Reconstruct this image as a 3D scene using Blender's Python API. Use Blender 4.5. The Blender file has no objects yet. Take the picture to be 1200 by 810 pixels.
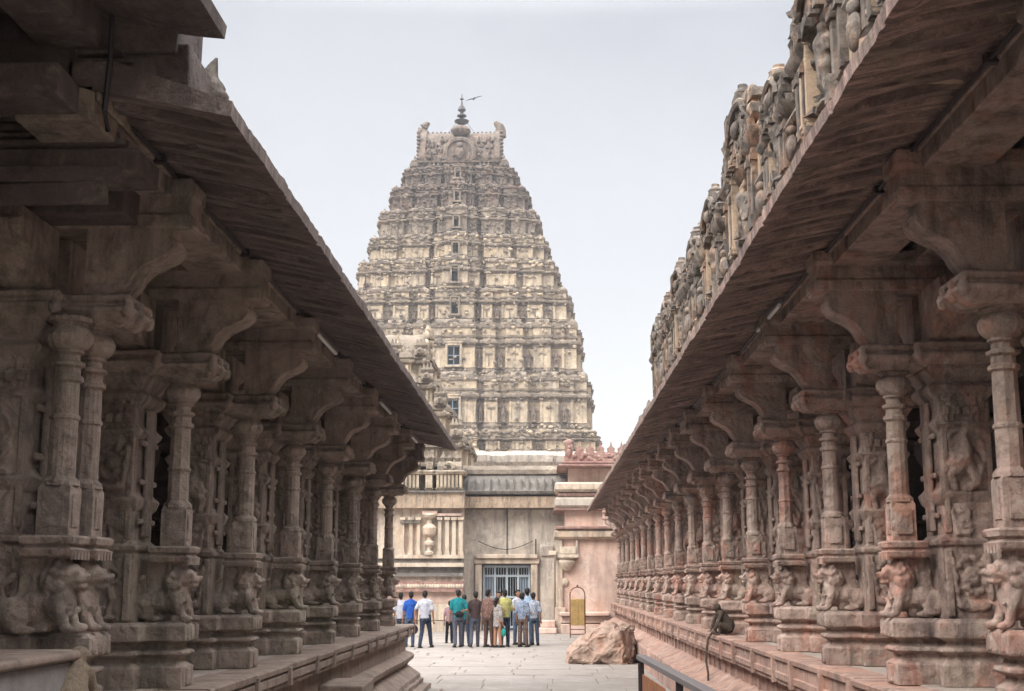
import bpy, bmesh, math, random
from mathutils import Vector, Matrix, noise
random.seed(7)
R = math.radians
sc = bpy.context.scene
COL = sc.collection

# ------------------------------------------------------------------ camera model (used to measure the place)
F, PITCH, YAW, CAMZ = 1500.0, R(10.46), R(1.427), 2.0
cp, sp, cy, sy = math.cos(PITCH), math.sin(PITCH), math.cos(YAW), math.sin(YAW)
def lvl(py, Y):                      # height above ground seen at image row py at distance Y
    v = (405 - py) / F
    return CAMZ + Y * (v * cp + sp) / (cp - v * sp)
def lat(px, Y, z=2.0):               # lateral position seen at image column px at distance Y
    u = (px - 600) / F
    return (u * (Y * cy * cp + (z - CAMZ) * sp) - Y * sy) / (cy + u * sy * cp)

# ------------------------------------------------------------------ materials
def nd(nt, t, **kw):
    n = nt.nodes.new(t)
    for k, v in kw.items(): setattr(n, k, v)
    return n
def ramp(nt, src, stops):
    r = nd(nt, 'ShaderNodeValToRGB')
    el = r.color_ramp.elements
    while len(el) < len(stops): el.new(0.5)
    for e, (p, c) in zip(el, stops):
        e.position = p; e.color = (c, c, c, 1) if isinstance(c, (int, float)) else (*c, 1)
    nt.links.new(src, r.inputs[0]); return r.outputs[0]
def mixc(nt, fac, a, b, mode='MIX'):
    m = nd(nt, 'ShaderNodeMix', data_type='RGBA', blend_type=mode)
    for i, s in ((0, fac), (6, a), (7, b)):
        if isinstance(s, (int, float)): m.inputs[i].default_value = s
        elif isinstance(s, tuple): m.inputs[i].default_value = (*s, 1)
        else: nt.links.new(s, m.inputs[i])
    return m.outputs[2]
def noise_n(nt, vec, scale, detail=6, rough=0.6, dist=0.0):
    n = nd(nt, 'ShaderNodeTexNoise'); n.inputs['Scale'].default_value = scale
    n.inputs['Detail'].default_value = detail; n.inputs['Roughness'].default_value = rough
    n.inputs['Distortion'].default_value = dist
    nt.links.new(vec, n.inputs['Vector']); return n.outputs['Fac']
def mapping(nt, vec, s, loc=(0, 0, 0)):
    m = nd(nt, 'ShaderNodeMapping'); m.inputs['Scale'].default_value = s; m.inputs['Location'].default_value = loc
    nt.links.new(vec, m.inputs['Vector']); return m.outputs[0]
MATS = {}
def stone(name, a, b, dark, patch=None, patch_amt=0.5, sc1=0.8, stain=0.6, streak=0.5, bump=0.02, fine=40, carve=0.0, carve_sc=6, rough=0.9, green=None, light=None, across=0, vary=0):
    m = bpy.data.materials.new(name); m.use_nodes = True; nt = m.node_tree; nt.nodes.clear()
    out = nd(nt, 'ShaderNodeOutputMaterial'); bs = nd(nt, 'ShaderNodeBsdfPrincipled')
    nt.links.new(bs.outputs[0], out.inputs[0])
    bs.inputs['Roughness'].default_value = rough
    try: bs.inputs['Specular IOR Level'].default_value = 0.25
    except Exception: pass
    g = nd(nt, 'ShaderNodeNewGeometry').outputs['Position']
    big = noise_n(nt, g, sc1, 5, .65, .4)
    col = mixc(nt, ramp(nt, big, [(.35, 0.0), (.65, 1.0)]), a, b)
    med = noise_n(nt, mapping(nt, g, (1, 1, 1), (13, 5, 2)), sc1 * 5, 8, .75, .6)
    col = mixc(nt, ramp(nt, med, [(.3, 0.75), (.7, 0.0)]), col, tuple(x * .62 for x in a))
    if patch:
        p = noise_n(nt, mapping(nt, g, (1, 1, .7), (3, 31, 7)), sc1 * 1.7, 9, .7, .8)
        col = mixc(nt, ramp(nt, p, [(.5, 0.0), (.62, patch_amt)]), col, patch)
    if light:
        p = noise_n(nt, mapping(nt, g, (1, 1, 1), (23, 3, 17)), sc1 * 3.1, 9, .75, .5)
        col = mixc(nt, ramp(nt, p, [(.54, 0.0), (.66, .7)]), col, light)
    if green:
        p = noise_n(nt, mapping(nt, g, (1, 1, .5), (7, 9, 1)), sc1 * 1.3, 6, .7, .3)
        col = mixc(nt, ramp(nt, p, [(.5, 0.0), (.7, .5)]), col, green)
    if streak:
        s = noise_n(nt, mapping(nt, g, (1, 1, .16)), sc1 * 4.5, 7, .7, .2)
        col = mixc(nt, ramp(nt, s, [(.48, 0.0), (.66, streak)]), col, dark)
    s2 = noise_n(nt, mapping(nt, g, (1, 1, 1), (1, 2, 33)), sc1 * 2.3, 10, .78, .5)
    col = mixc(nt, ramp(nt, s2, [(.5, 0.0), (.68, stain)]), col, dark)
    if across:
        s = noise_n(nt, mapping(nt, g, (.9, 4.6, .9)), 1.7, 8, .8, .3)
        col = mixc(nt, ramp(nt, s, [(.44, 0.0), (.56, across)]), col, dark)
        s = noise_n(nt, mapping(nt, g, (1.3, 5, 1.3), (4, 9, 1)), 1.6, 8, .8, .3)
        col = mixc(nt, ramp(nt, s, [(.52, 0.0), (.64, .7)]), col, tuple(min(1, x * 1.45) for x in a))
    if vary:
        oi = nd(nt, 'ShaderNodeObjectInfo').outputs['Random']
        col = mixc(nt, 1.0, col, ramp(nt, oi, [(0, 1 - vary), (1, 1.0)]), 'MULTIPLY')
    gr = noise_n(nt, g, fine * 2.2, 4, .85)
    col = mixc(nt, 0.55, col, ramp(nt, gr, [(.3, .45), (.68, 1.0)]), 'MULTIPLY')
    nt.links.new(col, bs.inputs['Base Color'])
    # relief
    h = noise_n(nt, g, fine * .35, 9, .7, .3)
    last = None
    bp = nd(nt, 'ShaderNodeBump'); bp.inputs['Strength'].default_value = 0.9; bp.inputs['Distance'].default_value = bump
    nt.links.new(h, bp.inputs['Height'])
    if carve:
        v = nd(nt, 'ShaderNodeTexVoronoi', feature='SMOOTH_F1'); v.inputs['Scale'].default_value = carve_sc
        wv = mixc(nt, 0.12, g, nd_col(nt, g, carve_sc * .7)); nt.links.new(wv, v.inputs['Vector'])
        b2 = nd(nt, 'ShaderNodeBump'); b2.inputs['Strength'].default_value = 1; b2.inputs['Distance'].default_value = carve
        nt.links.new(v.outputs['Distance'], b2.inputs['Height']); nt.links.new(bp.outputs[0], b2.inputs['Normal'])
        nt.links.new(b2.outputs[0], bs.inputs['Normal'])
    else: nt.links.new(bp.outputs[0], bs.inputs['Normal'])
    MATS[name] = m; return m
def nd_col(nt, vec, scale):
    n = nd(nt, 'ShaderNodeTexNoise'); n.inputs['Scale'].default_value = scale; nt.links.new(vec, n.inputs['Vector']); return n.outputs['Color']
def plain(name, c, rough=0.6, metal=0.0, var=0.25, scale=30, emit=None, patt=None):
    m = bpy.data.materials.new(name); m.use_nodes = True; nt = m.node_tree
    bs = nt.nodes['Principled BSDF']; bs.inputs['Roughness'].default_value = rough; bs.inputs['Metallic'].default_value = metal
    g = nd(nt, 'ShaderNodeTexCoord').outputs['Object']
    n = noise_n(nt, g, scale, 5, .7)
    col = mixc(nt, ramp(nt, n, [(.35, 0.0), (.7, 1.0)]), c, tuple(x * (1 - var) for x in c))
    if patt:
        v = nd(nt, 'ShaderNodeTexVoronoi'); v.inputs['Scale'].default_value = 22; nt.links.new(g, v.inputs['Vector'])
        col = mixc(nt, ramp(nt, v.outputs['Distance'], [(.3, 1.0), (.5, 0.0)]), col, patt)
    nt.links.new(col, bs.inputs['Base Color'])
    if not metal: bs.inputs['Specular IOR Level'].default_value = .12
    if 'fur' in name:
        f = noise_n(nt, mapping(nt, g, (1, 1, .35)), 95, 4, .8, .5); bp = nd(nt, 'ShaderNodeBump'); bp.inputs['Distance'].default_value = .02; bp.inputs['Strength'].default_value = 1
        nt.links.new(f, bp.inputs['Height']); nt.links.new(bp.outputs[0], bs.inputs['Normal'])
    MATS[name] = m; return m

M = {}
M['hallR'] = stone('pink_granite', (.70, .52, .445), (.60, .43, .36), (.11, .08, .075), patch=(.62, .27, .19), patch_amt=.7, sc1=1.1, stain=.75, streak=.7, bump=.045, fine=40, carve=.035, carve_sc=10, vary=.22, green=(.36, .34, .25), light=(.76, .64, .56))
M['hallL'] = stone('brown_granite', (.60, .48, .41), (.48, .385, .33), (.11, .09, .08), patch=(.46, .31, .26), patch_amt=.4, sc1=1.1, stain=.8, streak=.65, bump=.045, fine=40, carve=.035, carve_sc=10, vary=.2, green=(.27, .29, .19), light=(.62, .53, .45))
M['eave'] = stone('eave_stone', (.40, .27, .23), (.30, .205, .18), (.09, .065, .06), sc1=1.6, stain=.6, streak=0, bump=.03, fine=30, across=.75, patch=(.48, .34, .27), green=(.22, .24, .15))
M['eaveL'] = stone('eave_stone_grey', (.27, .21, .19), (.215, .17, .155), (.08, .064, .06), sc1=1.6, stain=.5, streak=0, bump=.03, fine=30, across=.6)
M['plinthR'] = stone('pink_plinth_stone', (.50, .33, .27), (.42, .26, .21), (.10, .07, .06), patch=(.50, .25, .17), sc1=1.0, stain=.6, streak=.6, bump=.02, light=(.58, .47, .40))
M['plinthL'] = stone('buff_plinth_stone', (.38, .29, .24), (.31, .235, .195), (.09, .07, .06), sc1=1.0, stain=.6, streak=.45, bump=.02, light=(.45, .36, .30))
M['inner'] = stone('inner_stone', (.15, .115, .105), (.12, .095, .086), (.045, .038, .036), sc1=1.0, stain=.7, bump=.03)  # base colour darkened to put deep shade between the pillars
M['deck'] = stone('deck_stone', (.50, .42, .37), (.42, .35, .31), (.16, .13, .12), sc1=.9, stain=.5, streak=0, bump=.012)
M['paving'] = stone('paving_stone', (.33, .29, .262), (.27, .235, .21), (.16, .13, .115), sc1=.7, stain=.45, streak=0, bump=.01, fine=30, rough=.8, light=(.375, .34, .305))
M['earth'] = stone('earth', (.30, .24, .19), (.25, .2, .16), (.12, .1, .08), sc1=.3, stain=.4, streak=0)
M['cream'] = stone('cream_stucco', (.60, .485, .35), (.51, .415, .305), (.14, .12, .108), patch=(.68, .52, .34), patch_amt=.45, sc1=.32, stain=.75, streak=.7, bump=.05, fine=9, carve=.06, carve_sc=3.0, light=(.68, .61, .51))
M['greyst'] = stone('weathered_stucco', (.24, .195, .155), (.37, .30, .23), (.075, .065, .057), sc1=.35, stain=.7, streak=.55, bump=.06, fine=9, carve=.08, carve_sc=3.2, light=(.55, .47, .37))
M['topst'] = stone('summit_stucco', (.19, .15, .125), (.27, .215, .165), (.055, .048, .045), sc1=.6, stain=.85, streak=.7, bump=.06, fine=9, carve=.2, carve_sc=1.9, patch=(.33, .20, .155), patch_amt=.4)
M['wallcream'] = stone('lime_plaster', (.68, .57, .45), (.62, .50, .39), (.16, .13, .115), sc1=.55, stain=.5, streak=.7, bump=.02, fine=20, patch=(.60, .40, .27), patch_amt=.5, light=(.74, .66, .56))
M['wallgrey'] = stone('grey_plaster', (.54, .47, .40), (.63, .55, .46), (.15, .13, .12), sc1=.5, stain=.6, streak=.7, bump=.02, fine=20, light=(.74, .68, .60))
M['darkcorn'] = stone('dark_cornice', (.20, .18, .165), (.27, .24, .21), (.07, .065, .06), sc1=.8, stain=.6, streak=.6, bump=.03, light=(.36, .33, .29))
M['pink'] = stone('pink_plaster', (.76, .55, .46), (.72, .53, .45), (.20, .13, .11), sc1=.4, stain=.4, streak=.45, bump=.015, fine=20, patch=(.66, .34, .2), patch_amt=.35, light=(.80, .68, .58))
M['merlon'] = stone('maroon_stucco', (.36, .19, .16), (.42, .28, .23), (.12, .08, .07), sc1=1.0, stain=.5, streak=.4, carve=.05, carve_sc=6, light=(.52, .42, .35))
M['paraR'] = stone('parapet_stucco', (.27, .225, .19), (.19, .165, .15), (.04, .036, .034), patch=(.46, .25, .15), patch_amt=.6, sc1=1.2, stain=.9, streak=.75, bump=.03, fine=25, carve=.05, carve_sc=8, light=(.54, .42, .30))
M['paraC'] = stone('parapet_render', (.56, .42, .30), (.44, .335, .25), (.09, .075, .065), sc1=1.6, stain=.7, streak=.85, bump=.015, fine=25)
M['boulder'] = stone('boulder_rock', (.46, .33, .26), (.37, .26, .21), (.13, .09, .075), patch=(.46, .22, .14), sc1=1.4, stain=.65, streak=.2, bump=.05, fine=14, light=(.50, .40, .33))
M['greyslab'] = stone('grey_slab', (.34, .31, .30), (.28, .26, .25), (.12, .10, .10), sc1=1.5, stain=.35, streak=.2, bump=.01, fine=50)
M['porch'] = stone('shade_toned_porch_stone', (.21, .165, .15), (.165, .13, .12), (.05, .042, .04), sc1=1.6, stain=.7, streak=.4, bump=.04, carve=.03, carve_sc=7, light=(.30, .25, .21))  # the porch's shadow is put into this dark base colour
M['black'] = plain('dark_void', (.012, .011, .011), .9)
M['metal'] = plain('painted_steel', (.15, .20, .25), .5, .3)
M['metalL'] = plain('pale_steel', (.42, .48, .53), .5, .2)
M['dmetal'] = plain('dark_iron', (.05, .04, .045), .55, .5)
M['rail'] = plain('grey_rail', (.16, .14, .14), .6, .2)
M['rust'] = plain('rust_plate', (.38, .17, .09), .8, 0, .4, 6)
M['brass'] = plain('brass_sheet', (.48, .32, .12), .45, .45, .35, 5)
M['bronze'] = plain('brown_arch_metal', (.17, .08, .06), .6, .3)
M['tube'] = plain('white_tube', (.78, .78, .76), .3)
M['copper'] = plain('dark_copper', (.045, .04, .038), .45, .6)
M['white'] = plain('white_frame', (.47, .43, .375), .7, 0, .2)
M['skin'] = plain('skin', (.26, .13, .08), .55, 0, .1)
M['hair'] = plain('hair', (.012, .009, .008), .6)
M['shoe'] = plain('shoe_leather', (.03, .022, .018), .6)
M['fur'] = plain('monkey_fur_dark', (.12, .092, .075), .95, 0, .5, 60)
M['furL'] = plain('monkey_fur_tan', (.36, .28, .21), .95, 0, .45, 60)
M['face'] = plain('monkey_face', (.17, .10, .085), .7)
M['cable'] = plain('black_cable', (.02, .02, .02), .7)

# ------------------------------------------------------------------ mesh builder
class MB:
    def __init__(s): s.v = []; s.f = []; s.m = []
    def add(s, vs, fs, mat=0):
        o = len(s.v); s.v += [tuple(p) for p in vs]
        s.f += [tuple(i + o for i in q) for q in fs]
        s.m += (mat if isinstance(mat, list) else [mat] * len(fs))
    def box(s, x0, x1, y0, y1, z0, z1, mat=0, j=0.0):
        r = lambda: random.uniform(-j, j) if j else 0
        vs = [(x + r(), y + r(), z + r()) for z in (z0, z1) for y in (y0, y1) for x in (x0, x1)]
        s.add(vs, [(0, 2, 3, 1), (4, 5, 7, 6), (0, 1, 5, 4), (2, 6, 7, 3), (0, 4, 6, 2), (1, 3, 7, 5)], mat)
    def loft(s, rings, mats=0, cap=True, closed=True):
        n = len(rings[0]); vs = [p for r in rings for p in r]; fs = []; ms = []
        for k in range(len(rings) - 1):
            for i in range(n if closed else n - 1):
                j = (i + 1) % n
                fs.append((k * n + i, k * n + j, (k + 1) * n + j, (k + 1) * n + i)); ms.append(mats[k] if isinstance(mats, list) else mats)
        if cap:
            fs.append(tuple(range(n - 1, -1, -1))); ms.append(mats[0] if isinstance(mats, list) else mats)
            fs.append(tuple((len(rings) - 1) * n + i for i in range(n))); ms.append(mats[-1] if isinstance(mats, list) else mats)
        s.add(vs, fs, ms)
    def prism(s, poly, prof, mats=0):           # rectilinear plan lofted through (z, offset)
        s.loft([[(x, y, z) for x, y in offs(poly, e)] for z, e in prof], mats)
    def lathe(s, prof, n=16, c=(0, 0), mat=0, flute=0.0, rot=0.0):
        rings = []
        for r, z in prof:
            rings.append([(c[0] + r * (1 + (flute if i % 2 else 0)) * math.cos(2 * math.pi * i / n + rot), c[1] + r * (1 + (flute if i % 2 else 0)) * math.sin(2 * math.pi * i / n + rot), z) for i in range(n)])
        s.loft(rings, mat)
    def tube(s, pts, r, n=8, mat=0):
        pts = [Vector(p) for p in pts]; rings = []
        up0 = Vector((0, 0, 1))
        for i, p in enumerate(pts):
            d = (pts[min(i + 1, len(pts) - 1)] - pts[max(i - 1, 0)]).normalized()
            a = d.cross(up0 if abs(d.z) < .9 else Vector((1, 0, 0))).normalized(); b = d.cross(a)
            rr = r[i] if isinstance(r, (list, tuple)) else r
            rings.append([p + rr * (math.cos(2 * math.pi * k / n) * a + math.sin(2 * math.pi * k / n) * b) for k in range(n)])
        s.loft(rings, mat)
    def ell(s, c, r, mat=0, nu=14, nv=8, rot=None):
        vs = [(0, 0, -1)]; fs = []
        for j in range(1, nv):
            t = math.pi * j / nv
            for i in range(nu):
                a = 2 * math.pi * i / nu; vs.append((math.sin(t) * math.cos(a), math.sin(t) * math.sin(a), -math.cos(t)))
        vs.append((0, 0, 1))
        for i in range(nu): fs.append((0, 1 + (i + 1) % nu, 1 + i))
        for j in range(nv - 2):
            for i in range(nu):
                a = 1 + j * nu + i; b = 1 + j * nu + (i + 1) % nu
                fs.append((a, b, b + nu, a + nu))
        L = len(vs) - 1
        for i in range(nu): fs.append((L, L - nu + i, L - nu + (i + 1) % nu))
        if isinstance(r, (int, float)): r = (r, r, r)
        mt = Matrix.LocRotScale(Vector(c), rot, Vector(r)) if rot else Matrix.LocRotScale(Vector(c), None, Vector(r))
        s.add([mt @ Vector(p) for p in vs], fs, mat)
    def cap(s, p0, p1, r0, r1, mat=0, n=10):
        p0, p1 = Vector(p0), Vector(p1); d = (p1 - p0).normalized()
        k = 3
        pts = [p0 - d * r0 * .95] + [p0 - d * r0 * .5] + [p0] + [p1] + [p1 + d * r1 * .5] + [p1 + d * r1 * .95]
        s.tube(pts, [r0 * .3, r0 * .86, r0, r1, r1 * .86, r1 * .3], n, mat)
    def build(s, name, mats, parent=None, smooth=25, loc=None, remesh=None, jit=0, bev=None, erode=0, seed=0, efreq=8):
        if not isinstance(mats, (list, tuple)): mats = [mats]
        me = bpy.data.meshes.new(name); me.from_pydata(s.v, [], s.f)
        if remesh:
            o = bpy.data.objects.new('tmp', me); COL.objects.link(o)
            md = o.modifiers.new('r', 'REMESH'); md.mode = 'VOXEL'; md.voxel_size = remesh; md.use_smooth_shade = True
            if jit != -1:
                ms = o.modifiers.new('s', 'SMOOTH'); ms.iterations = 2; ms.factor = .5
            dg = bpy.context.evaluated_depsgraph_get()
            me2 = bpy.data.meshes.new_from_object(o.evaluated_get(dg)); bpy.data.objects.remove(o); me = me2; me.name = name
            smooth = 180
        if remesh:
            me.materials.clear()
        for m in mats: me.materials.append(m)
        if not remesh: me.polygons.foreach_set('material_index', s.m)
        me.update()
        bm = bmesh.new(); bm.from_mesh(me); bmesh.ops.recalc_face_normals(bm, faces=bm.faces); bm.to_mesh(me); bm.free()
        if jit > 0:
            for v in me.vertices:
                n = noise.noise_vector(v.co * (0.9 / max(jit, .01)) * .12 + Vector((3, 7, 1))); v.co += n * jit
        if erode:
            for v in me.vertices:
                c = v.co * efreq + Vector((seed * 3.1, 7, seed)); v.co += noise.noise_vector(c) * erode + noise.noise_vector(c * 2.7) * erode * .45
        if smooth:
            me.polygons.foreach_set('use_smooth', [True] * len(me.polygons))
            if smooth < 179: me.set_sharp_from_angle(angle=R(smooth))
        o = bpy.data.objects.new(name, me); COL.objects.link(o)
        if parent: o.parent = parent
        if loc: o.location = loc
        if bev:
            b = o.modifiers.new('bevel', 'BEVEL'); b.width = bev; b.segments = 2; b.limit_method = 'ANGLE'; b.angle_limit = R(40); b.use_clamp_overlap = True
        return o
def offs(poly, e):
    n = len(poly); out = []
    area = sum(poly[i][0] * poly[(i + 1) % n][1] - poly[(i + 1) % n][0] * poly[i][1] for i in range(n))
    sg = 1 if area > 0 else -1
    for i in range(n):
        (ax, ay), (bx, by), (cx, cy_) = poly[i - 1], poly[i], poly[(i + 1) % n]
        d1 = Vector((bx - ax, by - ay)); d2 = Vector((cx - bx, cy_ - by))
        n1 = Vector((d1.y, -d1.x)).normalized() * sg; n2 = Vector((d2.y, -d2.x)).normalized() * sg
        w = n1 + n2 if abs(n1.dot(n2)) < .5 else n1
        out.append((bx + w.x * e, by + w.y * e))
    return out
def rect(x0, x1, y0, y1): return [(x0, y0), (x1, y0), (x1, y1), (x0, y1)]
def empty(name, loc=(0, 0, 0), rz=0, parent=None):
    o = bpy.data.objects.new(name, None); COL.objects.link(o); o.location = loc; o.rotation_euler = (0, 0, rz)
    o.empty_display_size = .1
    if parent: o.parent = parent
    return o
def tag(o, label=None, cat=None, group=None, kind=None):
    if label: o['label'] = label
    if cat: o['category'] = cat
    if group: o['group'] = group
    if kind: o['kind'] = kind
    return o
def kids(o): return [c for c in bpy.data.objects if c.parent == o]
def copy_tree(o, parent=None, ch=None):
    ch = ch if ch is not None else kidmap(o)
    c = o.copy(); COL.objects.link(c)
    if parent: c.parent = parent
    for k in ch.get(o.name, ()): copy_tree(k, c, ch)
    return c
def kidmap(o):
    d = {}
    for c in bpy.data.objects:
        if c.parent: d.setdefault(c.parent.name, []).append(c)
    return d
def nz(x, y=0.0, z=0.0): return noise.noise(Vector((x, y, z)))

# ================================================================== PILLAR (local: x = away from the court, y = along it, z above platform)
def lion_mb():
    b = MB()
    b.ell((.11, 0, .20), (.105, .12, .15)); b.ell((.24, 0, .17), (.17, .115, .11))
    for s_ in (-1, 1):
        b.ell((.34, s_ * .075, .12), (.10, .065, .11)); b.ell((.26, s_ * .115, .03), (.08, .035, .03))
        b.cap((.09, s_ * .085, .22), (.03, s_ * .085, .05), .048, .036); b.ell((-.005, s_ * .085, .028), (.055, .042, .03))
        b.ell((-.005, s_ * .05, .385), .026); b.ell((.09, s_ * .085, .43), (.03, .022, .035))
        for k in range(5): b.ell((.10 + .035 * math.cos(k * 1.1), s_ * .105, .33 + .06 * math.sin(k * 1.25)), .028)
        b.ell((.0, s_ * .10, .16), .018)
    b.ell((.07, 0, .365), (.095, .10, .085)); b.ell((.125, 0, .32), (.10, .125, .125))
    b.ell((-.025, 0, .345), (.05, .055, .035)); b.ell((-.015, 0, .295), (.045, .045, .022)); b.ell((-.065, 0, .36), (.02, .03, .02))
    b.cap((.40, .03, .10), (.42, .09, .30), .025, .018); b.cap((.42, .09, .30), (.34, .10, .36), .018, .025)
    b.box(.06, .17, -.07, .07, .38, .50); b.box(.15, .34, -.045, .045, 0.01, .495)
    return b
def figure_mb(kind, s_=1):              # carved human/deity in relief, about 0.5 high, faces +-y through s_
    b = MB(); y = .0
    if kind == 0:      # kneeling figure
        b.ell((0, y, .46), (.05, .05, .06)); b.ell((0, y, .535), (.04, .035, .045)); b.cap((0, y, .30), (0, y, .39), .07, .075)
        b.cap((-.08, y, .37), (-.14, y - .02 * s_, .26), .03, .026); b.cap((-.14, y - .02 * s_, .26), (-.06, y - .05 * s_, .30), .026, .022)
        b.cap((.08, y, .37), (.15, y, .25), .03, .026); b.cap((.15, y, .25), (.12, y - .04 * s_, .12), .026, .022)
        b.cap((-.03, y, .24), (-.14, y - .03 * s_, .17), .055, .045); b.cap((-.14, y - .03 * s_, .17), (-.10, y, .03), .04, .03)
        b.cap((.04, y, .24), (.10, y - .03 * s_, .09), .055, .045); b.cap((.10, y - .03 * s_, .09), (-.01, y, .03), .04, .03)
        b.tube([(.2 * math.cos(t), y + .01, .34 + .26 * math.sin(t)) for t in [k * math.pi / 8 for k in range(-1, 10)]], .02, 6)
    elif kind == 1:    # standing dancer
        b.ell((.01, y, .66), (.045, .045, .055)); b.ell((.01, y, .74), (.035, .03, .06)); b.cap((0, y, .44), (.01, y, .58), .055, .07)
        b.cap((.08, y, .57), (.16, y, .50), .028, .024); b.cap((.16, y, .50), (.19, y, .64), .024, .02)
        b.cap((-.07, y, .57), (-.16, y, .47), .028, .024); b.cap((-.16, y, .47), (-.10, y - .02 * s_, .38), .024, .02)
        b.ell((0, y, .40), (.085, .06, .06)); b.cap((-.04, y, .38), (-.10, y - .02 * s_, .22), .05, .038); b.cap((-.10, y - .02 * s_, .22), (-.05, y, .04), .036, .028)
        b.cap((.05, y, .38), (.08, y, .2), .05, .038); b.cap((.08, y, .2), (.06, y, .04), .036, .028); b.box(-.14, .14, -.04, .04, -.02, .02)
    else:              # coiled scroll / creature
        for k in range(22):
            t = k * .55; r = .02 + .006 * k
            b.ell((r * math.cos(t), y, .25 + r * math.sin(t) * 1.5), (.028, .03, .028))
        b.cap((-.1, y, .05), (.1, y, .05), .035, .03); b.ell((.0, y, .25), .05)
        b.cap((-.12, y, .1), (-.15, y, .4), .022, .03); b.cap((.13, y, .1), (.12, y, .42), .022, .03)
    return b
FIG = {}
def make_pillar(mat, twin=False, var=0):
    rv = random.Random(var * 17 + 3)
    b = MB()   # pier (the pillar's own mesh)
    P = rect(.385, .86, -.27, .27)
    b.prism(P, [(.50, .0), (1.08, .0), (1.085, .025), (1.13, .03), (1.14, .0), (1.17, -.025), (1.40, -.025), (1.43, .0), (1.50, .02), (1.53, -.01), (1.56, -.03),
                (1.98, -.03), (2.02, .0), (2.06, .02), (2.10, -.02), (2.15, -.035), (2.26, -.03), (2.32, .02), (2.36, .03), (2.40, -.01), (2.50, .05), (2.54, .05)])
    for s_ in (-1, 1):                      # edge strips and panels on the broad faces
        y0, y1 = sorted((s_ * .268, s_ * .30))
        b.box(.39, .45, y0, y1, .53, 1.06); b.box(.80, .858, y0, y1, .53, 1.06)
        y0, y1 = sorted((s_ * .235, s_ * .278))
        b.box(.42, .47, y0, y1, 1.18, 2.24); b.box(.77, .82, y0, y1, 1.18, 2.24)
        for k in range(5): b.box(.45 + .062 * k, .485 + .062 * k, y0, y1, 2.27, 2.385)
        for k in range(4): b.box(.44 + .08 * k, .50 + .08 * k, min(s_ * .26, s_ * .30), max(s_ * .26, s_ * .30), 2.12, 2.2)
    for k in range(3): b.box(.37, .40, -.2, .2, 1.3 + k * .32, 1.345 + k * .32)
    b.box(.365, .40, -.09, .09, 1.2, 2.25)
    pier = b.build('pillar', mat, bev=.012, smooth=30)
    def rel(kind, cx, z, sc_):
        b2 = figure_mb(kind)
        for s_, mb_all in ((-1, mbs[0]), (1, mbs[1])):
            q = [(cx + (x) * sc_, s_ * .275 - s_ * 0 + y * sc_ * 1.0 * -s_, z + zz * sc_) for x, y, zz in b2.v]
            mb_all.add(q, b2.f)
    mbs = (MB(), MB())
    if var == 0: rel(0, .60, .50, 1.0); rel(1, .60, 1.53, .62); rel(2, .60, 1.15, .55)
    elif var == 1: rel(1, .60, .55, .72); rel(2, .60, 1.55, .9); rel(1, .60, 1.16, .36)
    else: rel(2, .60, .56, 1.05); rel(0, .60, 1.5, .85); rel(2, .55, 1.15, .5)
    rel(1, .5, 2.03, .32); rel(1, .7, 2.03, .32)
    for q in mbs: q.box(.44, .78, *((-.262, -.20) if q is mbs[0] else (.20, .262)), .56, 2.4)
    for q in mbs: q.build('relief_carving', mat, pier, remesh=.013, erode=.008, seed=var, efreq=14)
    # base
    T = [(0, -.17), (.31, -.17), (.31, -.34), (.93, -.34), (.93, .34), (.31, .34), (.31, .17), (0, .17)]
    b = MB(); b.prism(T, [(0, 0), (.165, 0), (.175, -.015), (.20, -.05), (.235, -.055), (.25, -.02), (.265, .005), (.29, -.002), (.305, -.04), (.335, -.055), (.355, -.03), (.37, .02), (.375, .025), (.49, .025), (.503, .01), (.515, -.005)])
    for s_ in (-1, 1):
        for k in range(4): b.box(.36 + k * .15, .44 + k * .15, min(s_ * .33, s_ * .368), max(s_ * .33, s_ * .368), .385, .48)
    for k in range(3): b.box(-.03, 0.01, -.15 + k * .115, -.08 + k * .115, .385, .48)
    b.box(-.018, 0.04, -.05, .05, 0.02, .15)
    b.build('base', mat, pier, bev=.01, smooth=30)
    cols = [(.13, 0)] if not twin else [(.13, 0), (.17, .29)]
    for cx, cyy in cols:
        lb = lion_mb(); o = lb.build('lion_carving', mat, pier, remesh=.0115, erode=.011, seed=var + cyy, efreq=9); o.location = (cx - .13, cyy, .515)
        b = MB()
        b.prism(rect(-.01, .30, -.145, .145), [(.985, -.03), (1.0, .0), (1.035, .012), (1.045, -.012), (1.06, -.02), (1.075, .004), (1.11, .012), (1.125, -.005)])
        for k in range(5): b.box(-.022, .0, -.13 + k * .056, -.10 + k * .056, .975, 1.03)
        # shaft
        b.prism(rect(.04, .235, -.098, .098), [(1.12, 0), (1.42, 0), (1.45, -.015)])
        for s_ in (-1, 1): b.box(.075, .20, min(s_ * .1, s_ * .118), max(s_ * .09, s_ * .106), 1.18, 1.38)
        b.box(.032, .05, -.055, .055, 1.18, 1.38)
        c = (.1375, 0); ns, fl_ = ((32, -.05), (8, 0), (24, -.035))[var]; dz_ = (0, -.12, .06)[var]
        b.lathe([(.115, 1.44), (.11, 1.47), (.082, 1.50), (.082, 1.86 + dz_), (.092, 1.87 + dz_), (.092, 1.885 + dz_), (.08, 1.90 + dz_), (.077, 2.10), (.098, 2.115), (.098, 2.14), (.078, 2.155),
                 (.076, 2.20), (.102, 2.215), (.102, 2.235), (.07, 2.25), (.07, 2.285), (.094, 2.30), (.085, 2.325)], ns, c, 0, fl_, R(22.5) if ns == 8 else 0)
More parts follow.
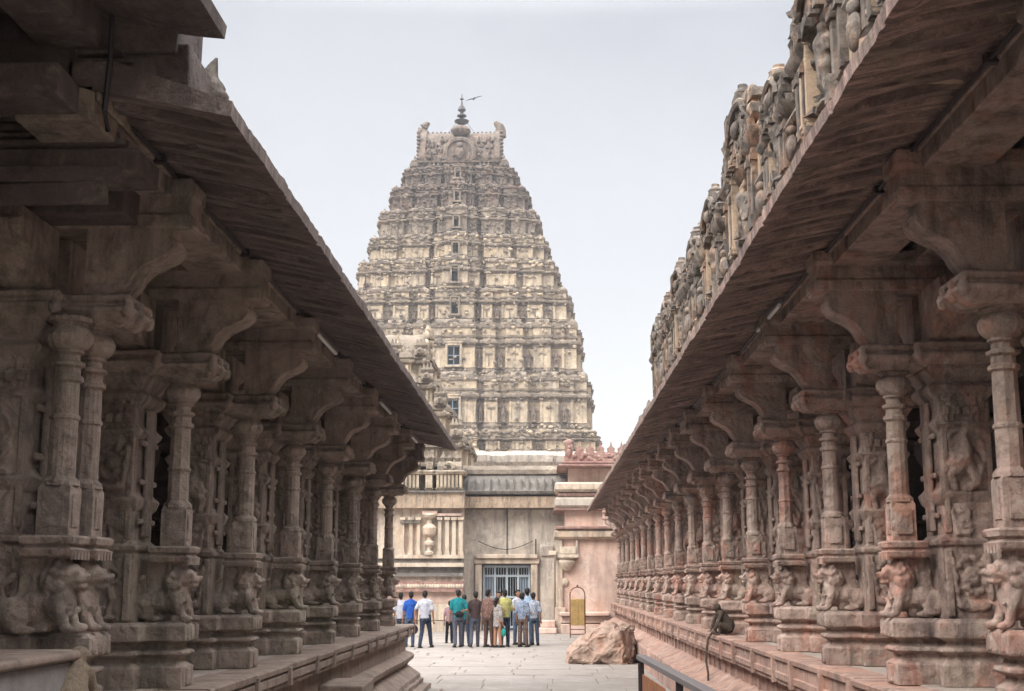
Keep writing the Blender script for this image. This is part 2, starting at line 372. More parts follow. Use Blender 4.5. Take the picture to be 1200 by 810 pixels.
        b.lathe([(.085, 2.315), (.115, 2.335), (.14, 2.375), (.145, 2.41), (.128, 2.45), (.098, 2.475), (.105, 2.49), (.13, 2.50), (.13, 2.53)], 32, c, 0, -.05)
        o = b.build('colonette', mat, pier, smooth=28); o.location = (cx - .13, cyy, 0)
    # capital
    b = MB(); K = [(-.15, -.21), (.26, -.21), (.26, -.36), (.97, -.36), (.97, .36), (.26, .36), (.26, .21), (-.15, .21)]
    b.prism(K, [(2.515, -.06), (2.54, -.03), (2.575, .0), (2.60, .035), (2.625, .03), (2.635, -.01), (2.655, -.015), (2.67, .01), (2.70, .015), (2.72, -.02)])
    for x_, y_ in ((-.15, -.21), (-.15, .21), (.97, -.36), (.97, .36), (.26, -.36), (.26, .36), (-.15, 0)):
        b.ell((x_, y_, 2.60), (.045, .045, .055), 0, 10, 6); b.ell((x_ * .98, y_ * .95, 2.66), (.035, .035, .05), 0, 10, 6)
    b.build('capital', mat, pier, bev=.008, smooth=30)
    # brackets: S-curved corbels out to the court, back and to both sides
    def corbel(b, ox, oy, ang, w, L, h, z0):
        prof = [(0, 0), (.16, 0), (.30, .03), (.42, .10), (.50, .20), (.56, .34), (.66, .46), (.80, .54), (.93, .62), (1.0, .72), (1.0, .82), (.95, .88), (.95, 1.0), (0, 1.0)]
        ca, sa = math.cos(ang), math.sin(ang)
        secs = [(-w, .0), (-w * .8, .02), (-w * .62, .0), (-w * .5, .03), (-w * .2, .04), (0, .05), (w * .2, .04), (w * .5, .03), (w * .62, .0), (w * .8, .02), (w, .0)]
        rings = []
        for t, ex in secs:
            rings.append([(ox + ca * (u * L * (1 + ex * (1 if 0 < u else 0))) - sa * t, oy + sa * (u * L * (1 + ex * (1 if 0 < u else 0))) + ca * t, z0 + v_ * h - (ex * .25 * h if 0 < v_ < .85 and u > .1 else 0)) for u, v_ in prof])
        b.loft(rings, 0)
    b = MB()
    corbel(b, .16, 0, math.pi, .15, .56, .47, 2.715)
    b.build('corbel_bracket', mat, pier, smooth=32)
    b = MB()
    corbel(b, .56, .1, math.pi / 2, .2, .62, .46, 2.713); corbel(b, .56, -.1, -math.pi / 2, .2, .62, .46, 2.713)
    corbel(b, .8, 0, 0, .18, .55, .462, 2.714)
    b.build('side_bracket', mat, pier, smooth=32)
    b = MB(); b.prism(rect(-.50, 1.2, -.17, .17), [(3.178, 0), (3.23, .012), (3.27, .012), (3.28, -.01), (3.40, -.01), (3.42, .01), (3.52, .01)])
    b.box(-.525, -.49, -.12, .12, 3.20, 3.26)
    b.build('cross_beam', mat, pier, bev=.01, smooth=30)
    return pier
def make_inner(mat):
    b = MB(); P = rect(-.33, .33, -.33, .33)
    b.prism(P, [(0, .08), (.2, .08), (.24, .02), (.3, .06), (.36, .06), (.4, 0), (1.0, 0), (1.04, .03), (1.1, -.05), (1.7, -.05), (1.74, .01), (1.82, -.04), (2.3, -.04), (2.4, .08), (2.55, .14), (2.72, .16)])
    for s_ in (-1, 1):
        b.box(-.2, .2, min(s_ * .3, s_ * .36), max(s_ * .3, s_ * .36), .45, .95); b.box(-.15, .15, min(s_ * .25, s_ * .31), max(s_ * .25, s_ * .31), 1.15, 1.65)
    b.prism(rect(-.9, .9, -.2, .2), [(2.72, -.3), (2.85, -.1), (3.0, 0), (3.18, 0)]); b.prism(rect(-.2, .2, -.9, .9), [(2.722, -.3), (2.85, -.1), (3.0, 0), (3.182, 0)])
    return b.build('inner_pillar', mat, bev=.015)

def hall(side, y0, y1, ypil, zs, mats, lip, root, zlip, zroot, label, ystart_eave, yend_eave, twin_at=None):
    S = side
    H = empty('pillared_hall', (S * 6.0, (y0 + y1) / 2, 0)); tag(H, label, 'temple hall')
    ox, oy = S * 6.0, (y0 + y1) / 2
    mp, mpl, mev = mats
    def loc(x, y, z): return (x - ox, y - oy, z)
    # plinth
    b = MB()
    if S > 0: prof = [(2.34, 0), (2.34, .46), (2.37, .50), (2.52, .53), (2.62, .60), (2.74, .66), (2.74, .86)]
    else: prof = [(2.18, 0), (2.18, .10), (2.33, .115), (2.33, .19), (2.39, .20), (2.40, .27), (2.52, .36), (2.64, .45), (2.60, .50), (2.53, .55), (2.51, .62), (2.56, .66), (2.68, .70), (2.68, .97)]
    y = y0
    rings = []
    while y <= y1 + 1e-6:
        rings.append([(S * (x + nz(y * 1.3, x * 2, z * 3) * .018) - ox, y - oy, z + nz(y * .9, z * 5, x) * .012 * (z > 0)) for x, z in prof] + [(S * 9.5 - ox, y - oy, .9), (S * 9.5 - ox, y - oy, 0)])
        y += .22
    rings.append([(p[0], y1 - oy, p[2]) for p in rings[-1]])
    b.loft(rings, 0)
    # top band stones
    y = y0; zb = (.88, .985)[S < 0]
    while y < y1:
        L = min(random.uniform(1.0, 1.7), y1 - y + .001)
        if L < .3: L = y1 - y
        e = random.uniform(-.012, .012); dz = random.uniform(-.012, .004)
        x0, x1 = (2.60 if S > 0 else 2.53) + e, 2.95
        pr = [(x1, zb), (x0 + .03, zb), (x0 + .03, zb + .05), (x0 + .005, zb + .055), (x0 + .005, zb + .12), (x0 + .03, zb + .13), (x0 + .03, 1.13), (x0, 1.14), (x0 - .005, 1.19 + dz), (x0 + .02, 1.204 + dz), (x1, 1.204 + dz)]
        rs = []
        for q in (y + .006, y + .03, y + L * .5, y + L - .03, y + L - .006):
            ins = .012 if q in (y + .006, y + L - .006) else 0
            rs.append([(S * (x + ins * (x < 2.9) + nz(q * 3, z * 6, S) * .008) - ox, q - oy, z - (ins * .6 if z > 1.15 else 0)) for x, z in pr])
        b.loft(rs, 0)
        b.box(*sorted((S * (x0 - .022) - ox, S * (x0 + .05) - ox)), y + L - .05 - oy, y + L + .05 - oy, zb + .01, 1.17, 0, .008)
        y += L
    if S > 0:
        for k in range(int((y1 - y0) / .62)):
            yy = y0 + k * .62 + .3; b.box(2.715 - ox, 2.75 - ox, yy - .04 - oy, yy + .04 - oy, .66, .875, 0, .006)
    o = b.build('plinth', mpl, H, smooth=35)
    # deck
    b = MB(); x = 2.94
    while x < 9.4:
        w = random.uniform(.7, 1.1); y = y0 + .01
        while y < y1:
            L = min(random.uniform(1.0, 2.2), y1 - y); z = 1.20 + random.uniform(-.006, .006)
            b.box(*sorted((S * (x + .004) - ox, S * (x + w - .004) - ox)), y + .004 - oy, y + L - .004 - oy, 1.05, z); y += L
        x += w
    b.build('deck', M['deck'], H, bev=.006)
    # roof, beams, back wall
    zt = zroot
    b = MB()
    b.box(*sorted((S * 2.55 - ox, S * 9.6 - ox)), ystart_eave - oy, yend_eave - .1 - oy, zt + .03, zt + .30)
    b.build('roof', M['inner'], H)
    b = MB()
    b.box(*sorted((S * 2.42 - ox, S * 2.85 - ox)), ystart_eave - oy, yend_eave - .3 - oy, zt - .17, zt + .029)
    b.box(*sorted((S * 2.39 - ox, S * 2.415 - ox)), ystart_eave - oy, yend_eave - .31 - oy, zt - .06, zt + .02)
    b.box(*sorted((S * 3.1 - ox, S * 3.55 - ox)), y0 + .3 - oy, yend_eave - .32 - oy, zt - .13, zt + .028)
    b.box(*sorted((S * 5.6 - ox, S * 6.0 - ox)), y0 + .3 - oy, y1 - .5 - oy, zt - .40, zt + .028)
    for yy in ypil: b.box(*sorted((S * 3.9 - ox, S * 8.9 - ox)), yy - .17 - oy, yy + .17 - oy, zt - .37, zt + .027)
    b.build('roof_beam', mp, H, bev=.015)
    b = MB(); b.box(*sorted((S * 8.9 - ox, S * 9.3 - ox)), y0 - oy, y1 - oy, 1.15, zt + .02)
    for k in range(int((y1 - y0) / 2.4)): b.box(*sorted((S * 8.8 - ox, S * 8.95 - ox)), y0 + k * 2.4 - .2 - oy, y0 + k * 2.4 + .2 - oy, 1.15, zt)
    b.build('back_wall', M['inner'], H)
    # eave: ribbed, drooping slab
    b = MB(); rings = []; y = ystart_eave; st = .044
    n = 9; st = .033
    while y <= yend_eave:
        slab = math.floor(y / 1.15); dz = (nz(slab * 7.3, S) * .02)
        ph = (y + nz(y * .8, S * 5) * .05) / .215
        rib = min(1, abs(math.sin(math.pi * ph)) * 1.7) ** 1.6; rib *= 1 + .35 * nz(math.floor(ph) * 3.7, S)
        row = []
        for k in range(n + 1):
            t = k / n
            x = root + (lip - root) * t
            z = zroot + (zlip - zroot) * (t ** 1.12) + dz
            z -= .15 * (1 - rib) * math.sin(math.pi * min(1, t * 1.03)) ** .4 * (1 if k < n - 1 else 0) * -1
            z += nz(y * 2.2, x * 4, 3) * .008 + (.05 if (y / 1.15) % 1 < .035 and k < n else 0)
            row.append((S * x - ox, y - oy, z))
        e = nz(y * 3.1, 4.4 * S) * .011 + nz(y * 11, 2) * .008 + (.012 if (y / 1.15) % 1 < .04 else 0)
        top = [(S * (lip - .025 + e) - ox, y - oy, zlip + .002 + dz), (S * (lip - .03 + e) - ox, y - oy, zlip + .085 + dz + nz(y * 5, 9) * .01), (S * (lip + .10) - ox, y - oy, zlip + .13 + dz),
               (S * (root - .1) - ox, y - oy, zroot + .16), (S * (root + .15) - ox, y - oy, zroot + .16)]
        rings.append([(S * (root + .15) - ox, y - oy, zroot + .035)] + row + top)
        y += st
    b.loft(rings, 0)
    b.build('eave', mev, H, smooth=60)
    # conduit along the eave root
    b = MB(); b.tube([(S * 2.36 - ox, y_ - oy, zroot - .05 + nz(y_, 3) * .012) for y_ in [ystart_eave + .5 + k * (yend_eave - ystart_eave - 1) / 60 for k in range(61)]], .014, 6)
    for k in range(int((yend_eave - ystart_eave) / 2.3)):
        b.box(*sorted((S * 2.33 - ox, S * 2.40 - ox)), ystart_eave + 1 + k * 2.3 - oy, ystart_eave + 1.05 + k * 2.3 - oy, zroot - .075, zroot - .02)
    b.build('conduit', M['dmetal'], H)
    # pillars
    masters = [make_pillar(mp, False, v_) for v_ in range(3)]
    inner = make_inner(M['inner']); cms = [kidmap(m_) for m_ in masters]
    usedm = set(); pick = random.Random(5 + S)
    for yy in ypil:
        if twin_at is not None and abs(yy - twin_at) < .1: p = make_pillar(mp, True)
        else:
            v_ = (ypil.index(yy) * 2 + pick.choice((0, 1, 2))) % 3 if len(usedm) == 3 else len(usedm)
            if v_ not in usedm: p = masters[v_]; usedm.add(v_)
            else: p = copy_tree(masters[v_], None, cms[v_])
            for c_ in p.children:
                if c_.name.startswith('lion'):
                    c_.scale = (pick.uniform(.92, 1.05), pick.uniform(.9, 1.1), pick.uniform(.95, 1.0)); c_.rotation_euler = (0, 0, R(pick.uniform(-5, 5)))
                elif c_.name.startswith('colonette'): c_.rotation_euler = (0, 0, R(pick.uniform(-1, 1)))
        p.parent = H; p.location = loc(S * 2.77, yy, 1.2); p.rotation_euler = (0, 0, 0 if S > 0 else math.pi); p.scale = (1, 1, zs)
    for i, yy in enumerate(ypil):
        q = inner if i == 0 else inner.copy()
        if i: COL.objects.link(q)
        q.parent = H; q.location = loc(S * 5.8, yy, 1.2); q.scale = (1, 1, zs)
    return H, ox, oy

LP = [4.40, 8.05] + [10.15 + 2.33 * k for k in range(7)]
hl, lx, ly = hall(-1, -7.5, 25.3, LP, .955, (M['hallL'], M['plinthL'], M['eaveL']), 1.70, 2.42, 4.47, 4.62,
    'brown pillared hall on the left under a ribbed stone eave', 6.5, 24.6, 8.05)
RP = [5.6, 8.05] + [10.6 + 2.48 * k for k in range(17)]
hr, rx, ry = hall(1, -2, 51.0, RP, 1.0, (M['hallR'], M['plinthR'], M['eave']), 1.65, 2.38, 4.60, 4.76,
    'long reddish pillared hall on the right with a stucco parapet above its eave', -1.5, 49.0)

# raised porch roof of the left hall; unseen rear length added to cut light
b = MB()
L = lambda x, y, z: (x - lx, y - ly, z)
def lbox(b, x0, x1, y0, y1, z0, z1, j=0): b.box(x0 - lx, x1 - lx, y0 - ly, y1 - ly, z0, z1, 0, j)
rings = []
for k in range(60):
    y = -7.5 + 14.12 * k / 59; e = nz(y * 3, 8) * .02
    rings.append([(x - lx, y - ly, z) for x, z in ((-2.6, 5.10), (-2.2, 5.02), (-1.9, 4.97), (-1.76 + e, 4.955), (-1.75 + e, 5.03), (-1.9, 5.1), (-2.6, 5.25))])
b.loft(rings, 0); lbox(b, -9.5, -2.5, -7.5, 6.6, 5.1, 5.3)
b.build('porch_roof', M['porch'], hl, smooth=40)
b = MB(); lbox(b, -9.3, -1.95, 6.63, 7.1, 4.64, 4.94, .012); lbox(b, -9.3, -2.02, 6.58, 7.12, 4.86, 5.2, .01); lbox(b, -9.3, -2.3, 6.9, 7.3, 4.3, 4.44, .01)
lbox(b, -9.3, -2.5, 6.2, 6.55, 4.48, 4.66, .01); lbox(b, -2.75, -2.4, -1.5, 6.5, 4.85, 5.09, .01); lbox(b, -9.2, -2.45, 3.6, 4.0, 4.7, 5.08)
for k in range(7): lbox(b, -2.25 - k * .33, -2.12 - k * .33, 6.55, 6.64, 4.70, 4.82, .01)
lbox(b, -3.6, -2.6, 7.6, 8.3, 4.25, 4.62)
for k in range(5): lbox(b, -9.3, -2.06 - k * .06, 6.60 - k * .02, 6.66, 4.66 + k * .045, 4.69 + k * .045, .004)
for k in range(4): lbox(b, -9.3, -2.36 - k * .05, 6.86 + k * .01, 6.93, 4.44 + k * .05, 4.475 + k * .05, .004)
lbox(b, -3.3, -2.38, 6.84, 6.92, 4.22, 4.31, .01); lbox(b, -3.1, -2.46, 6.86, 6.93, 4.10, 4.215, .01)
b.build('porch_beam', M['porch'], hl, bev=.02)
b = MB(); b.tube([L(-2.35, 6.5, 5.08), L(-2.34, 6.49, 4.8), L(-2.36, 6.5, 4.5), L(-2.37, 6.6, 4.42)], .016, 6); b.build('conduit', M['dmetal'], hl)
b = MB()   # small stucco figure on the eave by the porch
cx, cyy = -1.96 - lx, 7.15 - ly
b.box(cx - .16, cx + .12, cyy - .15, cyy + .2, 4.55, 4.68); b.ell((cx, cyy, 4.75), (.11, .1, .12)); b.ell((cx, cyy, 4.87), (.085, .08, .07)); b.tube([(cx - .02, cyy, 4.88), (cx - .01, cyy, 4.99), (cx + .02, cyy, 5.08)], [.07, .045, .01], 8)
b.ell((cx + .07, cyy - .05, 4.8), .05); b.ell((cx - .08, cyy - .06, 4.72), .06)
b.build('eave_figure', M['paraR'], hl, remesh=.018)

# stucco parapet over the right hall's eave
Rr = lambda x: x - rx
b = MB(); 
b.box(Rr(2.25), Rr(2.8), -1.5 - ry, 22 - ry, 4.80, 5.75); b.box(Rr(2.2), Rr(2.8), 22 - ry, 48.8 - ry, 4.80, 4.98)
b.box(Rr(1.90), Rr(2.75), -1.5 - ry, 22.0 - ry, 4.78, 4.90, 0, .0); b.box(Rr(1.98), Rr(2.72), -1.5 - ry, 21.98 - ry, 4.902, 4.98)
b.build('parapet_wall', M['paraC'], hr)
def niche_mb(w, h, seed):
    rd = random.Random(seed); b = MB()
    # local: x toward back (+), front faces -x; y along; z up
    P = [(-.02, -w * .5), (.5, -w * .5), (.5, w * .5), (-.02, w * .5), (-.02, w * .3), (.06, w * .3), (.06, -w * .3), (-.02, -w * .3)]
    for q in range(26):
        yy = rd.uniform(-w * .5, w * .5); zz = rd.choice((.1, .2, .55, .6, .68, .74, .8, .86)) * h; a = rd.uniform(.03, .08); b.box(rd.uniform(-.075, -.03), .1, yy - a, yy + a * rd.uniform(.5, 1.3), zz - a * .8, zz + a, 0, .03)
    b.prism(P, [(0, .03), (.08, .03), (.10, -.02), (.15, 0), (.18, .03), (.21, -.02), (h * .50, -.02), (h * .52, .03), (h * .56, .07), (h * .585, .075), (h * .60, .0), (h * .63, -.03), (h * .66, .03), (h * .70, .05), (h * .72, -.04)], [0, 0, 0, 0, 0, 1, 0, 0, 0, 0, 1, 0, 0, 0])
    for y in (-w * .42, -w * .3, w * .3, w * .42):
        b.box(-.055, .0, y - .035, y + .035, .2, h * .5, 0, .004); b.box(-.07, .0, y - .05, y + .05, h * .43, h * .47, 0, .004)
    # barrel roof with horseshoe gable
    n = 10; rings = []
    for x, s_ in ((-.03, 1.0), (.03, 1.04), (.08, .93), (.42, .93), (.5, .9)):
        rings.append([(x, -w * .46 * s_ * math.cos(math.pi * k / n) * (1.08 - .08 * abs(math.cos(math.pi * k / n))), h * .70 + (h * .22) * s_ * math.sin(math.pi * k / n)) for k in range(n + 1)])
    b.loft(rings, 0)
    b.tube([(-.06, -w * .3 * math.cos(t), h * .72 + h * .17 * math.sin(t)) for t in [math.pi * k / 10 for k in range(11)]], .035, 6)
    b.ell((-.06, 0, h * .76), (.05, .09, .08)); b.box(-.06, .12, -.12, .12, h * .9, h * .955, 0, .01); b.lathe([(.07, h * .95), (.09, h * .98), (.05, h * 1.01), (.05, h * 1.03)], 8, (.03, 0))
    for s_ in (-1, 1):
        b.ell((0, s_ * w * .44, h * .70), (.08, .07, .07)); b.box(-.05, .1, s_ * w * .44 - .1, s_ * w * .44 + .1, h * .76, h * .80, 0, .01)
    for k in range(int(w / .14)): b.box(-.085, -.02, -w * .46 + k * .14, -w * .46 + k * .14 + .07, h * .60, h * .645, 0, .004)
    for k in range(6): b.ell((-.03 + rd.uniform(-.02, .04), rd.uniform(-w * .4, w * .4), h * rd.uniform(.7, .86)), (.05, rd.uniform(.04, .09), rd.uniform(.04, .08)), 0, 8, 6)
    return b
def statue_mb(h, seed):
    rd = random.Random(seed); b = MB(); k = h / 1.0; w = rd.uniform(-.05, .05)
    b.box(-.12 * k, .12 * k, -.14 * k, .14 * k, -.02, .06 * k)
    b.cap((0, -.07 * k, .10 * k), (-.02 * k, -.09 * k, .42 * k), .055 * k, .075 * k); b.cap((0, .07 * k, .10 * k), (-.02 * k, .08 * k + w, .42 * k), .055 * k, .075 * k)
    b.ell((0, 0, .46 * k), (.10 * k, .14 * k, .1 * k)); b.cap((0, 0, .5 * k), (-.01, w * .4, .70 * k), .10 * k, .115 * k); b.ell((-.01, w * .5, .84 * k), (.075 * k, .075 * k, .09 * k)); b.tube([(0, w * .5, .88 * k), (0, w * .5, 1.0 * k)], [.07 * k, .02 * k], 8)
    for s_ in (-1, 1):
        b.cap((0, s_ * .14 * k, .70 * k), (-.03 * k, s_ * .22 * k, .54 * k), .045 * k, .04 * k); b.cap((-.03 * k, s_ * .22 * k, .54 * k), (-.09 * k, s_ * (.12 + rd.uniform(0, .12)) * k, (.46 + rd.uniform(0, .25)) * k), .04 * k, .03 * k)
    return b
st_me = [statue_mb(.72, i) for i in range(3)]
st_o = [s_.build('statue', M['paraR'], hr, remesh=.022, erode=.02, seed=q_, efreq=7) for q_, s_ in enumerate(st_me)]
ni = []
for i, (w, h) in enumerate(((1.6, 1.45), (1.0, 1.22), (1.9, 1.52))):
    ni.append(niche_mb(w, h, i).build('stucco_niche', [M['paraR'], M['paraC']], hr, smooth=30, erode=.012, seed=i, efreq=4))
b = MB(); b.prism(rect(-.07, .2, -.15, .15), [(0, .02), (.06, .02), (.08, -.02), (.5, -.02), (.52, .03), (.56, .05), (.6, .04), (.62, -.03), (.7, -.03)])
b.lathe([(.12, .7), (.15, .74), (.10, .78), (.14, .83), (.14, .9), (.09, .94), (.13, .98), (.13, 1.03), (.07, 1.08), (.08, 1.13), (.04, 1.16)], 10, (.06, 0))
b.ell((-.10, 0, .3), (.05, .08, .13)); b.ell((-.10, 0, .46), (.045, .05, .055))
gp = b.build('stucco_pilaster', M['paraR'], hr, smooth=30, erode=.012, seed=4, efreq=5); gfirst = True
b = MB(); b.box(-.04, .1, -.9, .9, 0, .70); b.box(-.055, .1, -.95, .95, .62, .66); b.box(-.05, .1, -.93, .93, .03, .08); pnl = b.build('stucco_panel', M['paraC'], hr, bev=.015)
plan_ = [0, 1, 2, 1, 0, 2, 1, 0, 1, 2, 0, 1, 2, 0, 1, 2, 1, 0]
wid = (1.6, 1.0, 1.9)
used = set(); i = 0; yprev = 22.0
for kx in plan_:
    w = wid[kx]; yc = yprev - w / 2 - .06
    if yc < -1: break
    o = ni[kx] if kx not in used else ni[kx].copy()
    if kx in used: COL.objects.link(o)
    used.add(kx); o.parent = hr
    hs = 1.06 + .09 * math.sin(yc * 1.7) if yc > 10 else 1.0
    o.location = (1.93 - rx, yc - ry, 4.98 - .0); o.scale = (1, 1, hs)
    pn = pnl if i == 0 else pnl.copy()
    if i: COL.objects.link(pn)
    pn.parent = hr; pn.location = (1.93 - rx, yc + w * .36 - ry, 5.2); pn.scale = (1, w * .12, hs)
    s0 = st_o[i % 3] if i < 3 else st_o[i % 3].copy()
    if i >= 3: COL.objects.link(s0)
    s0.parent = hr; s0.location = (1.95 - rx, yc - ry, 5.18); s0.scale = (1, 1.2, .92)
    if i >= 18: pass
    i += 1
    gap = .34
    s1 = gp if gfirst else gp.copy()
    if not gfirst: COL.objects.link(s1)
    gfirst = False; s1.parent = hr; s1.location = (1.99 - rx, yc - w / 2 - gap / 2 - .06 - ry, 4.975); s1.scale = (1, 1.15, 1 + .16 * math.sin(yc * 3))
    yprev = yc - w / 2 - gap
# low knobs along the far part
b = MB(); y = 22.0
while y < 48.5:
    L2 = random.uniform(1.0, 1.6); b.box(Rr(1.86), Rr(2.2), y - ry, y + L2 - .02 - ry, 4.72, 4.88 + random.uniform(0, .03), 0, .01); y += L2
b.build('coping', M['paraR'], hr, bev=.01)
b = MB(); b.lathe([(.15, 0), (.16, .05), (.10, .08), (.13, .14), (.12, .22), (.06, .28), (.05, .33), (.01, .4)], 10); kn = b.build('coping_knob', M['paraR'], hr, smooth=40)
y = 22.5; first = True
while y < 48.5:
    q = kn if first else kn.copy()
    if not first: COL.objects.link(q)
    first = False; q.parent = hr; q.location = (1.97 - rx, y - ry, 4.89); k_ = random.uniform(.5, 1.0); q.scale = (1, random.uniform(.9, 1.5), k_); q.rotation_euler = (random.uniform(-.1, .1), random.uniform(-.1, .1), random.uniform(0, 3))
    y += random.uniform(.5, 1.0)

# fluorescent tubes
def tube_lamp(x, y0, y1, z, label):
    b = MB(); b.tube([(0, 0, 0), (0, y1 - y0, 0)], .02, 10); o = b.build('tube_light', M['tube']); o.location = (x, y0, z)
    b = MB(); b.box(-.03, .03, -.03, y1 - y0 + .03, .018, .06); b.build('fixture', M['rail'], o)
    tag(o, label, 'lamp', 'white fluorescent tubes under the eaves')
tube_lamp(-2.33, 12.9, 14.1, 4.52, 'white fluorescent tube under the left eave, nearest of three')
tube_lamp(-2.33, 18.1, 19.3, 4.52, 'white fluorescent tube under the left eave, middle of three')
tube_lamp(-2.33, 22.2, 23.4, 4.52, 'white fluorescent tube nearest the far tip of the left eave')
tube_lamp(2.31, 12.3, 13.6, 4.66, 'white fluorescent tube under the right hall eave beside the bracket')

# ================================================================== GROUND
b = MB(); n = 24
b.add([(-900, -60, -.02), (900, -60, -.02), (900, 1600, -.02), (-900, 1600, -.02)], [(0, 1, 2, 3)])
tag(b.build('ground', M['earth']), kind='structure')
b = MB(); y = -3.0
while y < 56:
    d = random.uniform(.7, 1.3); x = -2.6 if y < 25.6 else -16
    x -= random.uniform(0, .8)
    xe = 2.6 if y < 51 else 8
    while x < xe:
        w = random.uniform(.9, 2.2); z = random.uniform(-.010, .006)
        g = random.uniform(.005, .016); t = random.uniform(-.02, .02)
        vs = [(x + g, y + g + t, 0), (x + w - g, y + g - t, 0), (x + w - g, y + d - g - t, 0), (x + g, y + d - g + t, 0)]
        b.loft([[(p[0], p[1], -.1) for p in vs], [(p[0], p[1], z - .008 + random.uniform(-.003, .003)) for p in vs],
                [(p[0] + (.015 if i in (0, 3) else -.015), p[1] + (.015 if i < 2 else -.015), z) for i, p in enumerate(vs)]], 0)
        x += w
    y += d
tag(b.build('courtyard_paving', M['paving'], smooth=0), kind='structure')

# ================================================================== GOPURA TOWER
def steps(Lh, lst):       # lst: (s, level) from -Lh ; symmetrical given for s>=0 -> build
    pts = []
    for i, (s0, p0) in enumerate(lst):
        s1 = lst[i + 1][0] if i + 1 < len(lst) else Lh
        pts += [(s0, p0), (s1, p0)]
    out = []
    for p in pts:
        if not out or (abs(out[-1][0] - p[0]) > 1e-6 or abs(out[-1][1] - p[1]) > 1e-6): out.append(p)
    return out
def sym(Lh, half):        # half: breakpoints for s>0 : [(s_end, level), ...] outward, last ends at Lh with level 0
    neg = []; segs = []; prev = 0
    for e, l in half: segs.append((prev, e, l)); prev = e
    lst = [(-e, l) for s_, e, l in reversed(segs)]
    lst += [(s_, l) for s_, e, l in segs[1:]]
    return steps(Lh, lst)
def plan(hw, hd, fh, sh):
    f = sym(hw, fh); s_ = sym(hd, sh); pts = []
    pts += [(a, -hd - p) for a, p in f]; pts += [(hw + p, a) for a, p in s_]
    pts += [(-a, hd + p) for a, p in f]; pts += [(-hw - p, -a) for a, p in s_]
    out = []
    for p in pts:
        if not out or (abs(out[-1][0] - p[0]) + abs(out[-1][1] - p[1])) > 1e-5: out.append(p)
    if abs(out[0][0] - out[-1][0]) + abs(out[0][1] - out[-1][1]) < 1e-5: out.pop()
    return out
YC = 134.0; XC = lat(539, YC, 25)
G = empty('gopura_tower', (XC, YC, 0)); tag(G, 'tall tapering nine-storey cream stucco temple tower topped by a dark finial', 'temple tower')
rows = [550, 505, 440, 378, 338, 305, 276, 245, 217, 195]
hwp = [158, 149, 138, 127, 113, 102, 92, 80, 67]
wins = [None, (467, 490, 7.5), (405, 428, 7.5), (349, 368, 4.0), (312, 330, 3.6), (285, 297, 3.1), (254, 266, 2.8), (225, 235, 2.6), (198, 208, 2.5)]
hds = [10.2, 9.3, 8.3, 7.4, 6.5, 5.8, 5.1, 4.4, 3.7]
st_small = statue_mb(1.7, 5).build('statue', M['topst'], remesh=.06)
st_used = False
def mini(b, x, y, z, w, d, h, mat, barrel):
    if barrel:
        n = 8; rings = []
        for k in range(n + 1):
            a = math.pi * k / n; rings.append([(x - w + .02 * k * 0, y - d * math.cos(a), z + h * math.sin(a) ** .8), (x + w, y - d * math.cos(a), z + h * math.sin(a) ** .8)])
        vs = [p for r in rings for p in r]; fs = [(2 * k, 2 * k + 1, 2 * k + 3, 2 * k + 2) for k in range(n)]
        fs += [tuple(2 * k for k in range(n + 1)), tuple(2 * k + 1 for k in range(n, -1, -1))]
        b.add(vs, fs, mat)
        b.tube([(x + w * .35 * math.cos(t), y - d - .03, z + h * .2 + h * .55 * math.sin(t)) for t in [math.pi * k / 8 for k in range(9)]], .09, 6, mat)
        for q in (-.6, 0, .6): b.lathe([(.1, z + h), (.16, z + h + .15), (.05, z + h + .3), (.02, z + h + .45)], 6, (x + w * q, y), mat)
    else:
        r = min(w, d)
        b.lathe([(r * 1.02, z), (r * 1.1, z + h * .2), (r * .95, z + h * .5), (r * .6, z + h * .8), (r * .2, z + h * .95), (r * .22, z + h * 1.05), (.03, z + h * 1.35)], 8, (x, y), mat, 0, R(22.5))
zprev = 0
tiers = []
